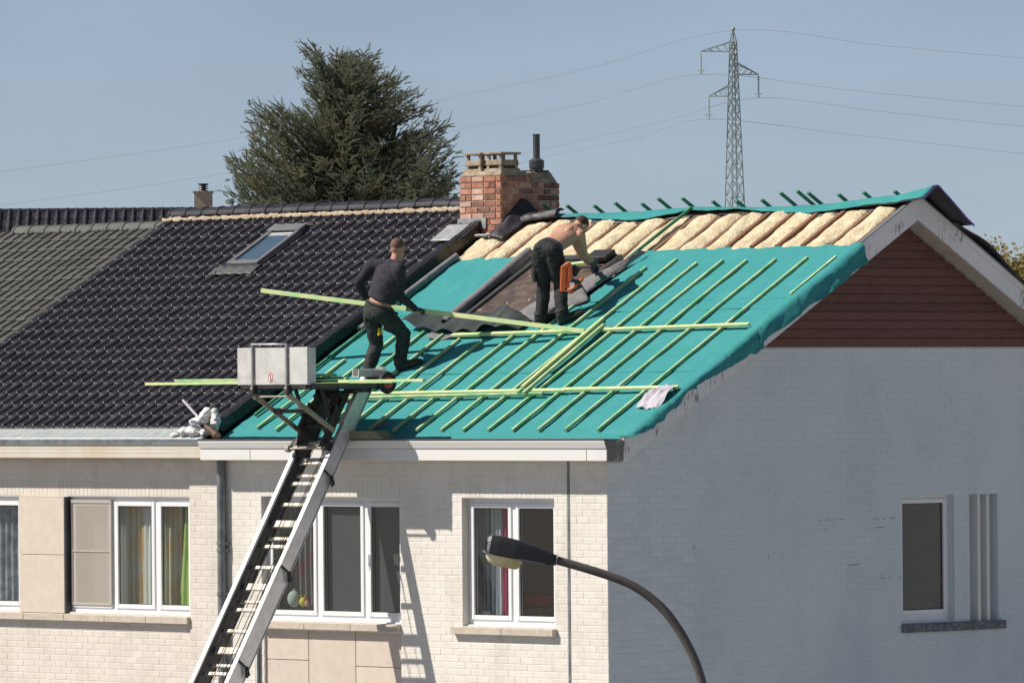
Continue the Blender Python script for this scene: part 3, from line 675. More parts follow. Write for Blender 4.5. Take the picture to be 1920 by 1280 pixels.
# ------------------------------------------------------------------ eaves of the end house
X0, X1 = -6.42, .30
mb = MB(); mb.box((X0, -.30, 5.605), (X1-.004, -.28, 5.735)); mb.box((X0, -.28, 5.606), (X1-.004, .0, 5.622))
obj('fascia', mb, 'white', house_a, bevel=.003)
mb = MB(); prof = [(-.298, 5.738), (-.312, 5.745), (-.338, 5.815), (-.338, 5.832), (-.05, 5.836), (-.05, 5.738)]
mb.prism([(X0, y, z) for y, z in prof], (X1-.004-X0, 0, 0)); obj('gutter', mb, 'white', house_a)
mb = MB(); mb.box((X0, -.345, 5.832), (X1, -.30, 5.850)); mb.box((X0, -.30, 5.838), (X1, -.06, 5.846)); obj('gutter_lip', mb, 'darkmetal', house_a, bevel=.003)
mb = MB(); mb.box((X1-.004, -.302, 5.604), (X1+.006, -.05, 5.738)); mb.prism([(X1-.004, y, z) for y, z in prof], (.010, 0, 0))
mb.box((X1+.006, -.31, 5.736), (X1+.012, -.05, 5.743)); obj('gutter_end', mb, 'endcap', house_a)
mb = MB()
for x in (-5.55, -.02): mb.box((x, -.303, 5.606), (x+.005, -.301, 5.735))
obj('fascia_joint', mb, 'pipe', house_a)
# barge boards: two boards each side of the gable
def barge(y0, y1):
    s = 1 if y1 > y0 else -1
    zt = lambda y: 8.585-PITCH*abs(y-RIDGE)
    for (h0, h1, xo, m_, nm) in ((-.275, -.075, 0, 'barge', 'barge_board'), (-.073, 0, .012, 'barge', 'barge_board')):
        mb = MB(); mb.prism([(.272, y0, zt(y0)+h0), (.272, y1, zt(y1)+h0), (.272, y1, zt(y1)+h1), (.272, y0, zt(y0)+h1)], (.03+xo, 0, 0)); obj(nm, mb, m_, house_a)
    mb = MB(); mb.prism([(.26, y0, zt(y0)+.002), (.26, y1, zt(y1)+.002), (.26, y1, zt(y1)+.016), (.26, y0, zt(y0)+.016)], (.062, 0, 0)); obj('barge_capping', mb, 'greymetal', house_a)
    n = 14
    for i in range(n):
        a = y0+(y1-y0)*i/n; b = y0+(y1-y0)*(i+1)/n-.006*(1 if y1 > y0 else -1)
        mb = MB(); mb.prism([(.002, a, zt(a)-.262), (.002, b, zt(b)-.262), (.002, b, zt(b)-.25), (.002, a, zt(a)-.25)], (.268, 0, 0)); obj('soffit_board', mb, 'soffit', house_a)
barge(-.05, RIDGE); barge(9.65, RIDGE)

# ------------------------------------------------------------------ roof of the end house
mb = MB()
mb.prism([roof(-6.38, -.05, -.14), roof(-6.38, 4.78, -.14), roof(-6.38, 4.78, -.16), roof(-6.38, -.05, -.16)], (6.64, 0, 0))
bk = lambda x, y, h=0: Vector((x, y, zr(2*RIDGE-y)))+Vector((0, PITCH, 1))/SL*h
mb.prism([bk(-6.38, 4.98, -.01), bk(-6.38, 9.7, -.01), bk(-6.38, 9.7, -.05), bk(-6.38, 4.98, -.05)], (6.64, 0, 0))
roof_a = obj('roof', mb, 'deck', house_a)
RX = [-.20-.405*k for k in range(16)]
for x in RX+[.2]:
    mb = MB(); hi_ = .158 if -1.9 < x < -.3 else .13; ys_ = 3.3 if hi_ < .15 else 3.81; mb.obox(roof(x-.024, ys_, -.14), (.048 if hi_ < .15 else .056, 0, 0), UPS*((4.54-ys_)*SL), NRM*hi_); obj('rafter', mb, 'rafter', roof_a)
def batt(xa, xb, ya, yb, seed, puff=.05):
    nu, nv = 9, 44
    def f(u, v):
        x = xa+(xb-xa)*u; y = ya+(yb-ya)*v
        e = (max(0, 1-abs(2*u-1)**3.0))*(max(0, 1-abs(2*v-1)**24))
        n1 = fbm((x*5+seed*9, y*3.2, seed)); n2 = fbm((x*17+seed*5, y*13, seed+3), 3); n3 = noise.noise(Vector((x*2.0, y*5.5+seed*3, seed)))
        h = -.035+e*(puff+.034*n1+.007*n2+.026*n3)
        edge = (u-.5)*2
        return roof(x+edge*abs(edge)*.026*(noise.noise(Vector((y*3.4, seed*2, edge)))+.45), y, h)
    mb = MB(); mb.sheet(f, nu, nv, .04)
    return obj('insulation_batt', mb, 'wool', roof_a, smooth=True)
rx = sorted(RX+[.2])
for i in range(len(rx)-1):
    a, b = rx[i]+.026, rx[i+1]-.026
    y0_ = 3.74 if (a+b)/2 > -3.0 else 3.67
    if -5.0 < (a+b)/2 < -2.9: y0_ = 3.3
    batt(a, b, y0_, 4.57+rnd.uniform(-.03, .03), i*1.37)
batt(-6.33, -6.09, 3.67, 4.25, 77)

# counter battens nailed over the membrane
def cbat(x, y0, y1, h=.014, w_=.033, t=.030, m_='batten', dx=0.0):
    p0 = roof(x, y0, h); p1 = roof(x+dx, y1, h); mb = MB(); s_ = Vector((w_, 0, 0))
    mb.obox(p0-s_/2, s_, p1-p0, NRM*t); return obj('batten', mb, m_, roof_a)
tops = {-.216: 3.51, -.725: 3.49, -1.155: 3.487, -1.565: 3.50, -1.96: 3.46, -2.365: 3.55, -2.725: 3.395, -3.135: 2.66, -3.517: 2.02, -3.947: 1.90}
for x, yt in tops.items(): cbat(x, .085, yt, dx=rnd.uniform(-.02, .02), m_='batten')
for x, y0_, yt in ((-4.35, .09, 1.95), (-4.74, .10, 2.05), (-5.13, .10, 2.13), (-5.53, .10, 2.16), (-5.9, .145, 1.55)): cbat(x, y0_, yt, m_='batten')
cbat(.215, 2.75, 3.515, h=.012)
cbat(-3.13, 3.0, 4.62, h=.05, w_=.03, m_='battendark')
for x in (-6.3+.22*0,): cbat(-6.22, .4, 3.6, h=.02, m_='battendark')

# membrane in three overlapping rolls
def mem(xa, xb, ya, yb, h, th=.004, nu=60, nv=16, amp=.009, seed=0, m_='teal', wav=.012, nm='membrane_sheet'):
    def f(u, v):
        x = xa+(xb-xa)*u; y = ya+(yb-ya)*v
        if v > .98: y += wav*fbm((x*1.3, seed, 2.0))*2
        if v < .02: y += wav*fbm((x*1.5, seed, 5.0))
        hh = h+amp*fbm((x*1.1, y*2.4, seed))+.5*amp*fbm((x*5, y*6, seed))
        return roof(x, y, hh)
    mb = MB(); mb.sheet(f, nu, nv, th); return obj(nm, mb, [m_], roof_a, smooth=True, angle=50)
mem(-6.36, .27, -.06, 1.36, .000, seed=1); mem(-6.36, .27, 1.26, 2.60, .006, seed=2, nu=70, nv=16)
mem(-3.29, .27, 2.50, 2.80, .010, seed=13, nv=6); mem(-3.10, .27, 2.70, 3.79, .012, seed=3, wav=.02); mem(-6.33, -4.92, 2.50, 3.735, .008, seed=4, wav=.02, amp=.014)
mem(-4.95, -3.0, 2.2, 2.62, .009, seed=6)
# part that laps over the barge board and hangs ragged on the gable
def flap(y0, y1, seed, len_f, out=.0, nu=60, k2=None):
    def f(u, v):
        y = y0+(y1-y0)*u; L_ = len_f(u)
        s = v*(.14+L_); nz = .035*fbm((y*3.1, v*2.5, seed))
        if s < .14: return roof(.20+s, y, .018+.006*math.sin(math.pi*s/.14)+.006*fbm((y*3, s*5, seed)))
        d = s-.14; a = min(1.0, d/.022)
        return roof(.34+.03*a+out*d*2.0+nz*(.5+d*4)+.02*math.sin(y*9+seed)*d*4, y-.10*d, .018-.035*a*.6)+Vector((0, 0, -max(0, d-.02)))
    mb = MB(); mb.sheet(f, nu, 12, .004); return obj('membrane_sheet', mb, 'teal', roof_a, smooth=True, angle=60)
flap(2.05, 3.80, 3.1, lambda u: .15+.07*u+.03*fbm((u*6, 1, 1)), out=.16)
flap(1.02, 2.12, 5.7, lambda u: .05+.19*u**1.1+.03*fbm((u*7, 2, 1)), out=.10)
flap(.62, 1.06, 8.2, lambda u: .07+.03*math.sin(u*7), out=.05, nu=30)
flap(-.02, .70, 9.4, lambda u: .02+.08*math.sin(u*2.6)+.03*fbm((u*8, 3, 1)), out=.15, nu=40)

# membrane over the ridge, its front edge wavy
def ridge_sheet():
    def f(u, v):
        x = -5.5+5.62*u
        yf = 4.53+.06*math.sin(x*2.1+.6)+.04*fbm((x*2, 0, 9))-.05*max(0, 1-abs(x+3.9)/.7)
        y = yf+(RIDGE+.9-yf)*v
        lift = .055+.03*math.sin(x*2.1+2.0)*(1-v)+.015*fbm((x*4, v*2, 4))
        cap = 8.485+.085*max(0, min(1, (x+1.0)/1.0))**1.5
        z = min(zr(y), zr(2*RIDGE-y), cap)
        return Vector((x, y, z+.012+lift*(.55 if y < RIDGE else .3)))
    mb = MB(); mb.sheet(f, 90, 14, .005); return obj('ridge_membrane', mb, ['teal'], roof_a, smooth=True, angle=60)
ridge_sheet()
mb = MB(); mb.obox(roof(-6.2, 4.60, -.10), (6.4, 0, 0), UPS*.06, NRM*.08); obj('ridge_beam', mb, 'deck', roof_a)
def ridge_under():                                  # dark underlay showing below the wavy edge
    def f(u, v):
        x = -5.7+5.9*u; y = 4.50+.06*math.sin(x*2.1+.9)+.03*fbm((x*3, 1, 9))+(RIDGE+.4-4.56)*v
        return Vector((x, y, min(zr(y), zr(2*RIDGE-y), 8.460)-.004+.006*fbm((x*3, v, 2))))
    mb = MB(); mb.sheet(f, 70, 8, .005); return obj('underlay', mb, 'blacksheet', roof_a, smooth=True)
ridge_under()
# stiff black sheet with a violet edge sticking out beyond the far barge board
def apex_sheet():
    def f(u, v):
        y = 4.55+.92*u; x = -.55+.35*u+v*(1.16-.40*u)
        z = zr(y) if y < RIDGE else zr(2*RIDGE-y)
        rise = .03+.09*max(0, 1-abs(u-.27)/.6)*v*v+.02*v
        return Vector((x, y, min(z, 8.50+.06*v)+rise+.012*fbm((x*4, y*2, 3))))
    mb = MB(); mb.sheet(f, 40, 10, .006, k=0, k2=0); o = obj('ridge_flap', mb, 'blacksheet', roof_a, smooth=True, angle=60)
    def e(u, v):
        P = f(u, 1.0); return P+Vector((.004, 0, .006-.028*v))
    mb = MB(); mb.sheet(e, 40, 2, .003); obj('violet_edge', mb, 'violet', o)
    def t(u, v):
        P = f(.02+.22*u, .25+.74*v); return P+Vector((0, 0, .010))
    mb = MB(); mb.sheet(t, 8, 8, .003); obj('teal_face', mb, 'teal', o, smooth=True)
apex_sheet()
def far_sheet():
    def f(u, v):
        y = 5.35+2.6*u; x = -.1+v*(.50-.10*u); z = zr(2*RIDGE-y)
        return Vector((x, y, z+.015+.09*math.sin(math.pi*min(1, u*2.2))**2*v))
    mb = MB(); mb.sheet(f, 20, 6, .006); obj('membrane_sheet', mb, 'blacksheet', roof_a, smooth=True)
far_sheet()
# counter battens of the back slope that stand up past the ridge
sticks = [(1062, 387), (1113, 387), (1152, 382), (1202, 383), (1233, 374), (1278, 373), (1335, 379), (1380, 378), (1427, 376), (1462, 363), (1494, 360), (1514, 363), (1571, 366), (1618, 362), (1676, 360), (1018, 385)]
for px, py in sticks:
    best = None
    # the far-slope line x = const through this pixel: its point lies on the prolonged back plane
    n = Vector((0, PITCH, 1)); hh = .05; c_ = zr(RIDGE)+hh*SL+PITCH*RIDGE
    v = ray(px, py); P = CAM+v*((c_-n.dot(CAM))/n.dot(v))
    q = P+Vector((0, 1, -PITCH))/SL*1.2; mb = MB(); s_ = Vector((.042, 0, 0))
    mb.obox(P-s_/2, s_, q-P, Vector((0, PITCH, 1))/SL*.026); obj('batten', mb, 'battendark', roof_a)

# ------------------------------------------------------------------ roof window being built in
rw = thing('roof_window', 'dusty dark framed roof window with pleated apron set into the teal roof', 'roof window', roof(-4.1, 2.3, 0))
def rbox(mb, xa, xb, ya, yb, h0, h1): mb.obox(roof(xa, ya, h0), (xb-xa, 0, 0), UPS*((yb-ya)*SL), NRM*(h1-h0))
XL, XR, YB, YT = -4.74, -3.30, 2.36, 3.62
mb = MB(); fwid = .075
rbox(mb, XL, XL+fwid, YB, YT, -.04, .075); rbox(mb, XR-fwid, XR, YB, YT, -.04, .075); rbox(mb, XL+fwid, XR-fwid, YB, YB+fwid, -.04, .07); rbox(mb, XL+fwid, XR-fwid, YT-fwid, YT, -.04, .085)
obj('frame', mb, 'darkmetal', rw, bevel=.004)
mb = MB(); rbox(mb, XL+fwid, XR-fwid, YB+fwid, YT-fwid, -.01, .045); obj('pane', mb, 'dustyglass', rw)
mb = MB(); rbox(mb, XR-.42, XR-.08, YT-.16, YT+.0, .085, .15); obj('top_cover', mb, 'black', rw, bevel=.01)
def apron(u, v):
    x = -5.50+2.0*u; y = 2.40-.06*u-(.24+.08*math.sin(u*3.1))*v
    lift = .05+.09*max(0, 1-u/.22)+.14*max(0, 1-abs(u-.80)/.16)*(1-.5*v)+.05*math.sin(math.pi*u)*(1-v)
    return roof(x, y, lift+.05*abs(math.sin(x*9.0))**1.5*(.25+v)*.8)
mb = MB(); mb.sheet(apron, 72, 8, .005); obj('apron', mb, 'pleatdark', rw, smooth=True, angle=60)
def underflap(u, v):
    x = -4.95+1.0*u; y = 2.10-.10*v-.03*math.sin(u*2.5+1); return roof(x, y, .03+.02*math.sin(x*11))
mb = MB(); mb.sheet(underflap, 40, 4, .004); obj('apron_underlay', mb, 'greymat', rw, smooth=True)
# debris on the pane
mb = MB()
for i in range(26):
    x = rnd.uniform(XL+.1, XR-.3); y = rnd.uniform(YB+.1, YT-.2); s_ = rnd.uniform(.008, .022)
    mb.obox(roof(x, y, .045), (s_, 0, 0), UPS*s_*rnd.uniform(.6, 1.6), NRM*s_*.5)
obj('debris', mb, 'wool', rw, kind='stuff')

# rolled back membrane along the window and along the verge
def roll(name, label, pts, r, turns=1.6):
    P = [Vector(p) for p in pts]; mb = MB()
    n = 26
    def f(u, v):
        k_ = u*(len(P)-1); i = min(int(k_), len(P)-2); c = P[i].lerp(P[i+1], k_-i)
        t = (P[i+1]-P[i]).normalized(); s_ = NRM.cross(t).normalized()
        a = v*2*math.pi*turns; rr = r*(1-.35*v)*(1+.06*math.sin(u*9+v*3))
        return c+s_*math.cos(a)*rr+NRM*(math.sin(a)*rr)
    mb.sheet(f, 24, n, .004)
    return obj(name, mb, 'greymat', None, smooth=True, label=label, cat='membrane roll', angle=60)
roll('membrane_roll', 'grey rolled back strip of membrane along the left side of the roof window', [roof(-4.86, 2.22, .075), roof(-4.90, 2.9, .08), roof(-4.95, 3.72, .085)], .060)
roll('membrane_roll', 'thin grey membrane roll lying along the edge of the black tiles', [roof(-6.27, 2.15, .05), roof(-6.25, 2.9, .055), roof(-6.22, 3.72, .055)], .040)
# membrane flap folded back to show its grey side
def fold(u, v):
    a = on_roof(1066, 573, .035).lerp(on_roof(1212, 473, .05), u); b = on_roof(1066, 535, .09).lerp(on_roof(1190, 480, .09), u)
    c = a.lerp(b, v); return c+NRM*(.05*math.sin(math.pi*min(1, v*1.1))*(.4+.6*u)+.012*fbm((u*5, v*4, 2)))
mb = MB(); mb.sheet(fold, 24, 10, .004); obj('folded_membrane', mb, 'greymat', roof_a, smooth=True, label='corner of membrane folded back to its grey underside')
def fold2(u, v):
    a = on_roof(965, 588, .09).lerp(on_roof(1080, 520, .10), u); b = on_roof(1000, 604, .03).lerp(on_roof(1105, 562, .03), u)
    return a.lerp(b, v)+NRM*(.05*math.sin(math.pi*v)+.01*fbm((u*5, v*4, 7)))
mb = MB(); mb.sheet(fold2, 20, 10, .004); obj('folded_membrane', mb, 'greymat', roof_a, smooth=True)

# ------------------------------------------------------------------ black tiled roof of the middle house
def tile_mesh(width, length, rollw, rollh, thick, m_, lip=None):
    p = width-rollw
    prof = [(0, .004), (p*.3, -.003), (p*.7, -.003), (p-.004, .003)] + [(p+rollw*(.5-.5*math.cos(t)), .003+rollh*math.sin(t)) for t in (.5, 1.05, 1.57, 2.1, 2.65)]+[(width+.004, .001)]
    n = len(prof); V = []
    for y, sc_, dz in ((length, 1.0, .000), (.022, 1.0, .020), (.009, .94, .020), (-.002, .74, .017), (-.008, .42, .012), (-.006, .0, .003)):
        for u, z_ in prof:
            inr = z_ > .004
            V.append((u, y, (z_*sc_ if (inr or sc_ == 1) else z_)+dz-(thick if sc_ == 0 else 0)))
    Fq = [(i*n+j, (i+1)*n+j, (i+1)*n+j+1, i*n+j+1) for i in range(5) for j in range(n-1)]
    b = MB(); b.add(V, Fq)
    if lip:
        for q in range(len(b.f)):
            if q >= 4*(n-1) and (q % (n-1)) < 4: b.mi[q] = 1
        return mesh_of('tile', b, [m_, lip], smooth=True)
    return mesh_of('tile', b, m_, smooth=True)
tw, th_ = .1905, .2345
tme = tile_mesh(tw, .31, .056, .030, .021, 'btile', 'tilelip')
tme.set_sharp_from_angle(angle=R(85))
ROOFROT = Matrix.Rotation(PA, 4, 'X')
mb = MB(); mb.prism([roof(-12.65, -.02, .0), roof(-12.65, RIDGE, .0), bk(-12.65, RIDGE, 0), bk(-12.65, 9.7, 0), bk(-12.65, 9.7, -.1), roof(-12.65, RIDGE, -.12), roof(-12.65, -.02, -.1)], (6.22, 0, 0))
roof_b = obj('roof', mb, 'deck', house_b)
SKY = (-10.15, -9.58, 3.54, 4.35)
HB = .088
mws = []
for j in range(20):
    for i in range(32):
        x = -12.64+i*tw; y = .062+j*th_
        if SKY[0]-.10 < x < SKY[1]-.06 and SKY[2]-.20 < y < SKY[3]-.05: continue
        P = roof(x+rnd.uniform(-.002, .002), y+rnd.uniform(-.003, .003), HB)
        mws.append(Matrix.Translation(P) @ ROOFROT @ Matrix.Rotation(R(rnd.uniform(-.5, .5)), 4, 'Z') @ Matrix.Rotation(R(rnd.uniform(-.5, .5)), 4, 'Y') @ Matrix.Rotation(R(rnd.uniform(-.6, .6)), 4, 'X'))
pieces('tile', 'remaining_tiles', tme, roof_b, mws, 300, ['btile', 'tilelip'], True, 85)
# verge tiles
vb = MB(); vb.box((-.055, 0, 0), (.045, .262, .020)); vb.box((.025, 0, -.175), (.045, .262, -.0005)); vme = mesh_of('verge_tile', vb, 'verge')
for j in range(19):
    inst('verge_tile', vme, roof_b, Matrix.Translation(roof(-6.455, .05+j*th_, HB+.045)) @ ROOFROT @ Matrix.Rotation(R(rnd.uniform(1.2, 2.4)), 4, 'X') @ Matrix.Rotation(R(rnd.uniform(-.6, .6)), 4, 'Z'))
# ridge tiles
def ridge_tile(L_, r, m_, flange=.03, n=8):
    b = MB(); V = []
    secs = [(0, r*1.10), (flange, r*1.10), (flange+.004, r), (L_, r*.97)]
    for x, rr in secs:
        V += [(x, math.cos(math.pi*(.02+.96*k_/n))*rr*1.0, math.sin(math.pi*(.02+.96*k_/n))*rr*.9) for k_ in range(n+1)]
    W_ = n+1
    Fq = [(i*W_+j, (i+1)*W_+j, (i+1)*W_+j+1, i*W_+j+1) for i in range(3) for j in range(n)]
    # lower inner lip so the open end has thickness
    V += [(0, math.cos(math.pi*(.02+.96*k_/n))*r*.93, math.sin(math.pi*(.02+.96*k_/n))*r*.80) for k_ in range(n+1)]
    Fq += [(4*W_+j, j, j+1, 4*W_+j+1) for j in range(n)]
    b.add(V, Fq); me = mesh_of('ridge_tile', b, m_, smooth=True); me.set_sharp_from_angle(angle=R(50)); return me
rme = ridge_tile(.315, .122, 'btile')
zb = zr(RIDGE)+HB
for i in range(19):
    if -12.66+i*.307 > -6.95: break
    inst('ridge_tile', rme, roof_b, Matrix.Translation((-12.66+i*.307, RIDGE+.02, zb-.005+rnd.uniform(-.004, .004))) @ Matrix.Rotation(R(rnd.uniform(-.6, .6)), 4, 'Y'))
def mort(u, v):
    x = -12.66+5.8*u; h = HB+.045-.04*v; y = RIDGE-.095-.030*v-.012*fbm((x*9, v, 1))
    return roof(x, y, h+.012*fbm((x*14, v*4, 2)))
mb = MB(); mb.sheet(mort, 220, 3, .03); obj('ridge_mortar', mb, 'mortar', roof_b, smooth=True)
# dormer-flush skylight
sk = MB(); a, b, c, d = SKY
def sbox(mb, xa, xb, ya, yb, h0, h1): mb.obox(roof(xa, ya, h0), (xb-xa, 0, 0), UPS*((yb-ya)*SL), NRM*(h1-h0))
sbox(sk, a, a+.06, c, d, .06, .165); sbox(sk, b-.06, b, c, d, .06, .165); sbox(sk, a+.06, b-.06, c, c+.075, .06, .16); sbox(sk, a+.06, b-.06, d-.07, d, .06, .16)
skl = obj('skylight', sk, 'greymetal', roof_b, bevel=.004)
mb = MB(); sbox(mb, a-.02, b+.02, d-.10, d+.03, .16, .185); obj('top_cover', mb, 'greymetal', roof_b, bevel=.004)
mb = MB(); sbox(mb, a+.06, b-.06, c+.075, d-.07, .12, .138); obj('skylight_pane', mb, 'skyglass', roof_b)
mb = MB(); sbox(mb, a+.06, b-.06, d-.13, d-.112, .139, .146); sbox(mb, a+.06, b-.06, d-.165, d-.155, .139, .146); obj('blind_bar', mb, 'pvc', roof_b)
mb = MB(); sbox(mb, a-.03, b+.045, c-.04, c-.002, .09, .125); obj('skylight_skirt', mb, 'slate', roof_b)
def pleat(u, v):
    x = a-.16+(b-a+.22)*u; y = c-.04-.15*v; return roof(x, y, .128-.02*v+.016*abs(math.sin(x*16.5)))
mb = MB(); mb.sheet(pleat, 48, 4, .004); obj('skylight_apron', mb, 'slate', roof_b, smooth=True)
for q in (b+.002, a-.03): mb = MB(); sbox(mb, q, q+.028, c-.03, d+.03, .08, .12); obj('skylight_gutter', mb, 'darkmetal', roof_b)

# eaves of the middle house: zinc gutter and stepped cream fascia
def zg(u, v):
    x = -19+12.57*u; yy = .055-.33*v; z = 5.985-.145*v**.85
    return Vector((x, yy, z+.004*fbm((x*2, v*3, 1))))
mb = MB(); mb.sheet(zg, 90, 5, .012); obj('zinc_gutter', mb, 'zinc', house_b, smooth=True)
mb = MB(); mb.tube([(-19, -.290, 5.836), (-6.44, -.290, 5.842)], .014, 8); mb.box((-19, -.30, 5.785), (-6.44, -.27, 5.83)); obj('gutter_lip', mb, 'pipe', house_b, smooth=True, angle=40)
for k_, (z0_, z1_, yy) in enumerate(((5.632, 5.682, -.262), (5.684, 5.734, -.270), (5.736, 5.786, -.278))):
    mb = MB(); mb.prism([(-19, yy, z0_), (-19, yy-.008, z1_), (-19, yy+.03, z1_), (-19, yy+.03, z0_)], (12.565, 0, 0)); obj('fascia_board', mb, 'beigefascia', house_b)
mb = MB(); mb.box((-19, -.24, 5.62), (-6.44, .0, 5.634)); obj('eaves_soffit', mb, 'beigefascia', house_b)
# zinc downpipe between the houses
mb = MB(); mb.tube([(-6.32, -.065, 0), (-6.32, -.065, 5.61)], .052, 12)
dp = obj('downpipe', mb, 'pipe', house_a, smooth=True, angle=40, label='grey zinc downpipe between the two fronts')
for z in (3.45, 4.02, 4.53, 4.61):
    mb = MB(); mb.tube([(-6.32, -.065, z), (-6.32, -.065, z+.04)], .060, 12); mb.box((-6.40, -.06, z+.005), (-6.24, -.02, z+.035)); obj('pipe_bracket', mb, 'pipe', dp, smooth=True, angle=40)

# ------------------------------------------------------------------ grey tiled roof on the left
gme = tile_mesh(.1905, .31, .030, .024, .024, 'gtile'); gme.set_sharp_from_angle(angle=R(35))
mb = MB(); mb.prism([roof(-19, -.02, -.06), roof(-19, RIDGE, -.06), bk(-19, RIDGE, -.06), bk(-19, 9.7, -.06), bk(-19, 9.7, -.16), roof(-19, RIDGE, -.16), roof(-19, -.02, -.16)], (6.34, 0, 0))
roof_c = obj('roof', mb, 'deck', house_c)
mws = []
for j in range(20):
    for i in range(20):
        x = -12.655-(i+1)*.1905; y = .04+j*.2345
        px, py, _z = proj(roof(x, y))
        if px < -60 or y > 4.72: continue
        mws.append(Matrix.Translation(roof(x, y+rnd.uniform(-.004, .004), -.018)) @ ROOFROT @ Matrix.Rotation(R(rnd.uniform(-.7, .7)), 4, 'Z') @ Matrix.Rotation(R(rnd.uniform(-.5, .5)), 4, 'X'))
pieces('tile', 'remaining_tiles', gme, roof_c, mws, 300, 'gtile', True, 35)
rmg = ridge_tile(.33, .125, 'gridge', .035)
for i in range(10):
    inst('ridge_tile', rmg, roof_c, Matrix.Translation((-12.63-(i+1)*.315, RIDGE+.01, zr(RIDGE)-.075+rnd.uniform(-.006, .006))) @ Matrix.Rotation(R(rnd.uniform(-1, 1)), 4, 'Y'))

# ------------------------------------------------------------------ brick chimney
CX0, CX1, CY0, CY1, CZ0 = -6.80, -6.075, 4.30, 5.30, 8.10
CT1, CT2 = 9.00, 8.93
mb = MB(); mb.box((CX0+.008, CY0+.008, CZ0), (CX1-.008, CY1-.008, 8.90)); mb.box((CX0+.01, CY0+.01, 8.9), (CX1-.01, 4.80, 8.99))
chim = obj('chimney', mb, 'brickjoint', house_a, label='red brick chimney on the party wall')
bme = mesh_of('brick', UB, 'brick')
nr = 12; bh = .075
mws = []
def place(face, a, b, zc, prot):
    pr = .012+rnd.uniform(-.003, .003); T = Matrix.Rotation(R(rnd.uniform(-.8, .8)), 4, 'Z'); D = Matrix.Diagonal((b-a, pr, bh-.014, 1))
    if face == 'f': mm = Matrix.Translation(((a+b)/2, CY0+.008, zc)) @ T
    elif face == 'r': mm = Matrix.Translation((CX1-.008, (a+b)/2, zc)) @ Matrix.Rotation(math.pi/2, 4, 'Z') @ T
    elif face == 'b': mm = Matrix.Translation(((a+b)/2, CY1-.008, zc)) @ Matrix.Rotation(math.pi, 4, 'Z') @ T
    else: mm = Matrix.Translation((CX0+.008, (a+b)/2, zc)) @ Matrix.Rotation(-math.pi/2, 4, 'Z') @ T
    mws.append(mm @ D)
for r_ in range(nr):
    zc = CT1-bh*(r_+.5)
    for face, u0, u1 in (('f', CX0, CX1), ('r', CY0, CY1), ('b', CX0, CX1), ('l', CY0, CY1)):
        if r_ == 0 and face in 'rl': u1 = 4.80
        if r_ == 0 and face == 'b': continue
        u = u0; k_ = r_+{'f': 0, 'r': 1, 'b': 0, 'l': 1}[face]
        first = True
        while u < u1-.02:
            L_ = .105 if (first and k_ % 2) else rnd.choice((.21, .21, .21, .105))
            e_ = min(u1, u+L_)
            if u1-e_ < .05: e_ = u1
            place(face, u+.006, e_-.006, zc, 0); u = e_; first = False
rb_ = random.Random(4); rb_.shuffle(mws); n_ = len(mws)
for lst, bm_ in ((mws[:int(n_*.62)], 'brick'), (mws[int(n_*.62):int(n_*.84)], 'brickpale'), (mws[int(n_*.84):], 'brickdark')):
    pieces('brick', 'remaining_bricks', mesh_of('brick', UB, bm_), chim, lst, 110, bm_)
def frustum(mb, x0, x1, y0, y1, z0, z1, s, k=None):
    cx, cy = (x0+x1)/2, (y0+y1)/2
    t = lambda x, c: c+(x-c)*s
    mb.add([(x0, y0, z0), (x1, y0, z0), (x1, y1, z0), (x0, y1, z0), (t(x0, cx), t(y0, cy), z1), (t(x1, cx), t(y0, cy), z1), (t(x1, cx), t(y1, cy), z1), (t(x0, cx), t(y1, cy), z1)],
           [(0, 3, 2, 1), (4, 5, 6, 7), (0, 1, 5, 4), (1, 2, 6, 5), (2, 3, 7, 6), (3, 0, 4, 7)], k)
mb = MB(); frustum(mb, CX0, CX1, CY0, 4.82, 8.99, 9.06, .86); frustum(mb, CX0+.01, CX1-.01, 4.82, CY1, 8.915, 9.06, .76)
fl = remesh(mb, .02, 3, lambda c, n: .008*fbm(c*14)); obj('mortar_flaunching', fl, 'concrete', chim, smooth=True)
def cowl(x0, x1, y0, y1):
    mb = MB(); z0 = 9.03
    frustum(mb, x0-.035, x1+.035, y0-.035, y1+.035, z0-.02, z0+.06, .86)
    frustum(mb, x0+.03, x1-.03, y0+.03, y1-.03, z0+.055, z0+.11, .98, 1)
    frustum(mb, x0-.004, x1+.004, y0-.004, y1+.004, z0+.10, z0+.165, .95)
    for x in (x0+.006, x1-.006-.045):
        for y in (y0+.006, y1-.006-.045): mb.box((x, y, z0+.05), (x+.045, y+.045, z0+.105)); mb.prism([(x+.004, y+.004, z0+.16), (x+.041, y+.004, z0+.16), (x+.041, y+.041, z0+.16), (x+.004, y+.041, z0+.16)], (.0, 0, .075))
    mb.box((x0-.022, y0-.022, z0+.232), (x1+.022, y1+.022, z0+.258), 2)
    return obj('chimney_cowl', mb, ['concrete', 'cowlcore', 'capslab'], chim, bevel=.004)
cowl(-6.40, -6.13, 4.36, 4.66); cowl(-6.76, -6.49, 4.36, 4.66)
fc = Vector((-6.31, 5.14, 9.06))
mb = MB(); mb.tube([fc+Vector((0, 0, -.02)), fc+Vector((0, 0, .05))], .085, 20); mb.tube([fc+Vector((0, 0, .05)), fc+Vector((0, 0, .14))], .094, 20); mb.tube([fc+Vector((0, 0, .14)), fc+Vector((0, 0, .165))], [.094, .05], 20)
fp = obj('flue', mb, 'darkmetal', chim, smooth=True, angle=40)
mb = MB(); mb.tube([fc+Vector((0, 0, .15)), fc+Vector((0, 0, .45))], .043, 18); mb.tube([fc+Vector((0, 0, .445)), fc+Vector((0, 0, .465))], .047, 18); obj('flue_pipe', mb, 'darkmetal', fp, smooth=True, angle=40)
mb = MB()
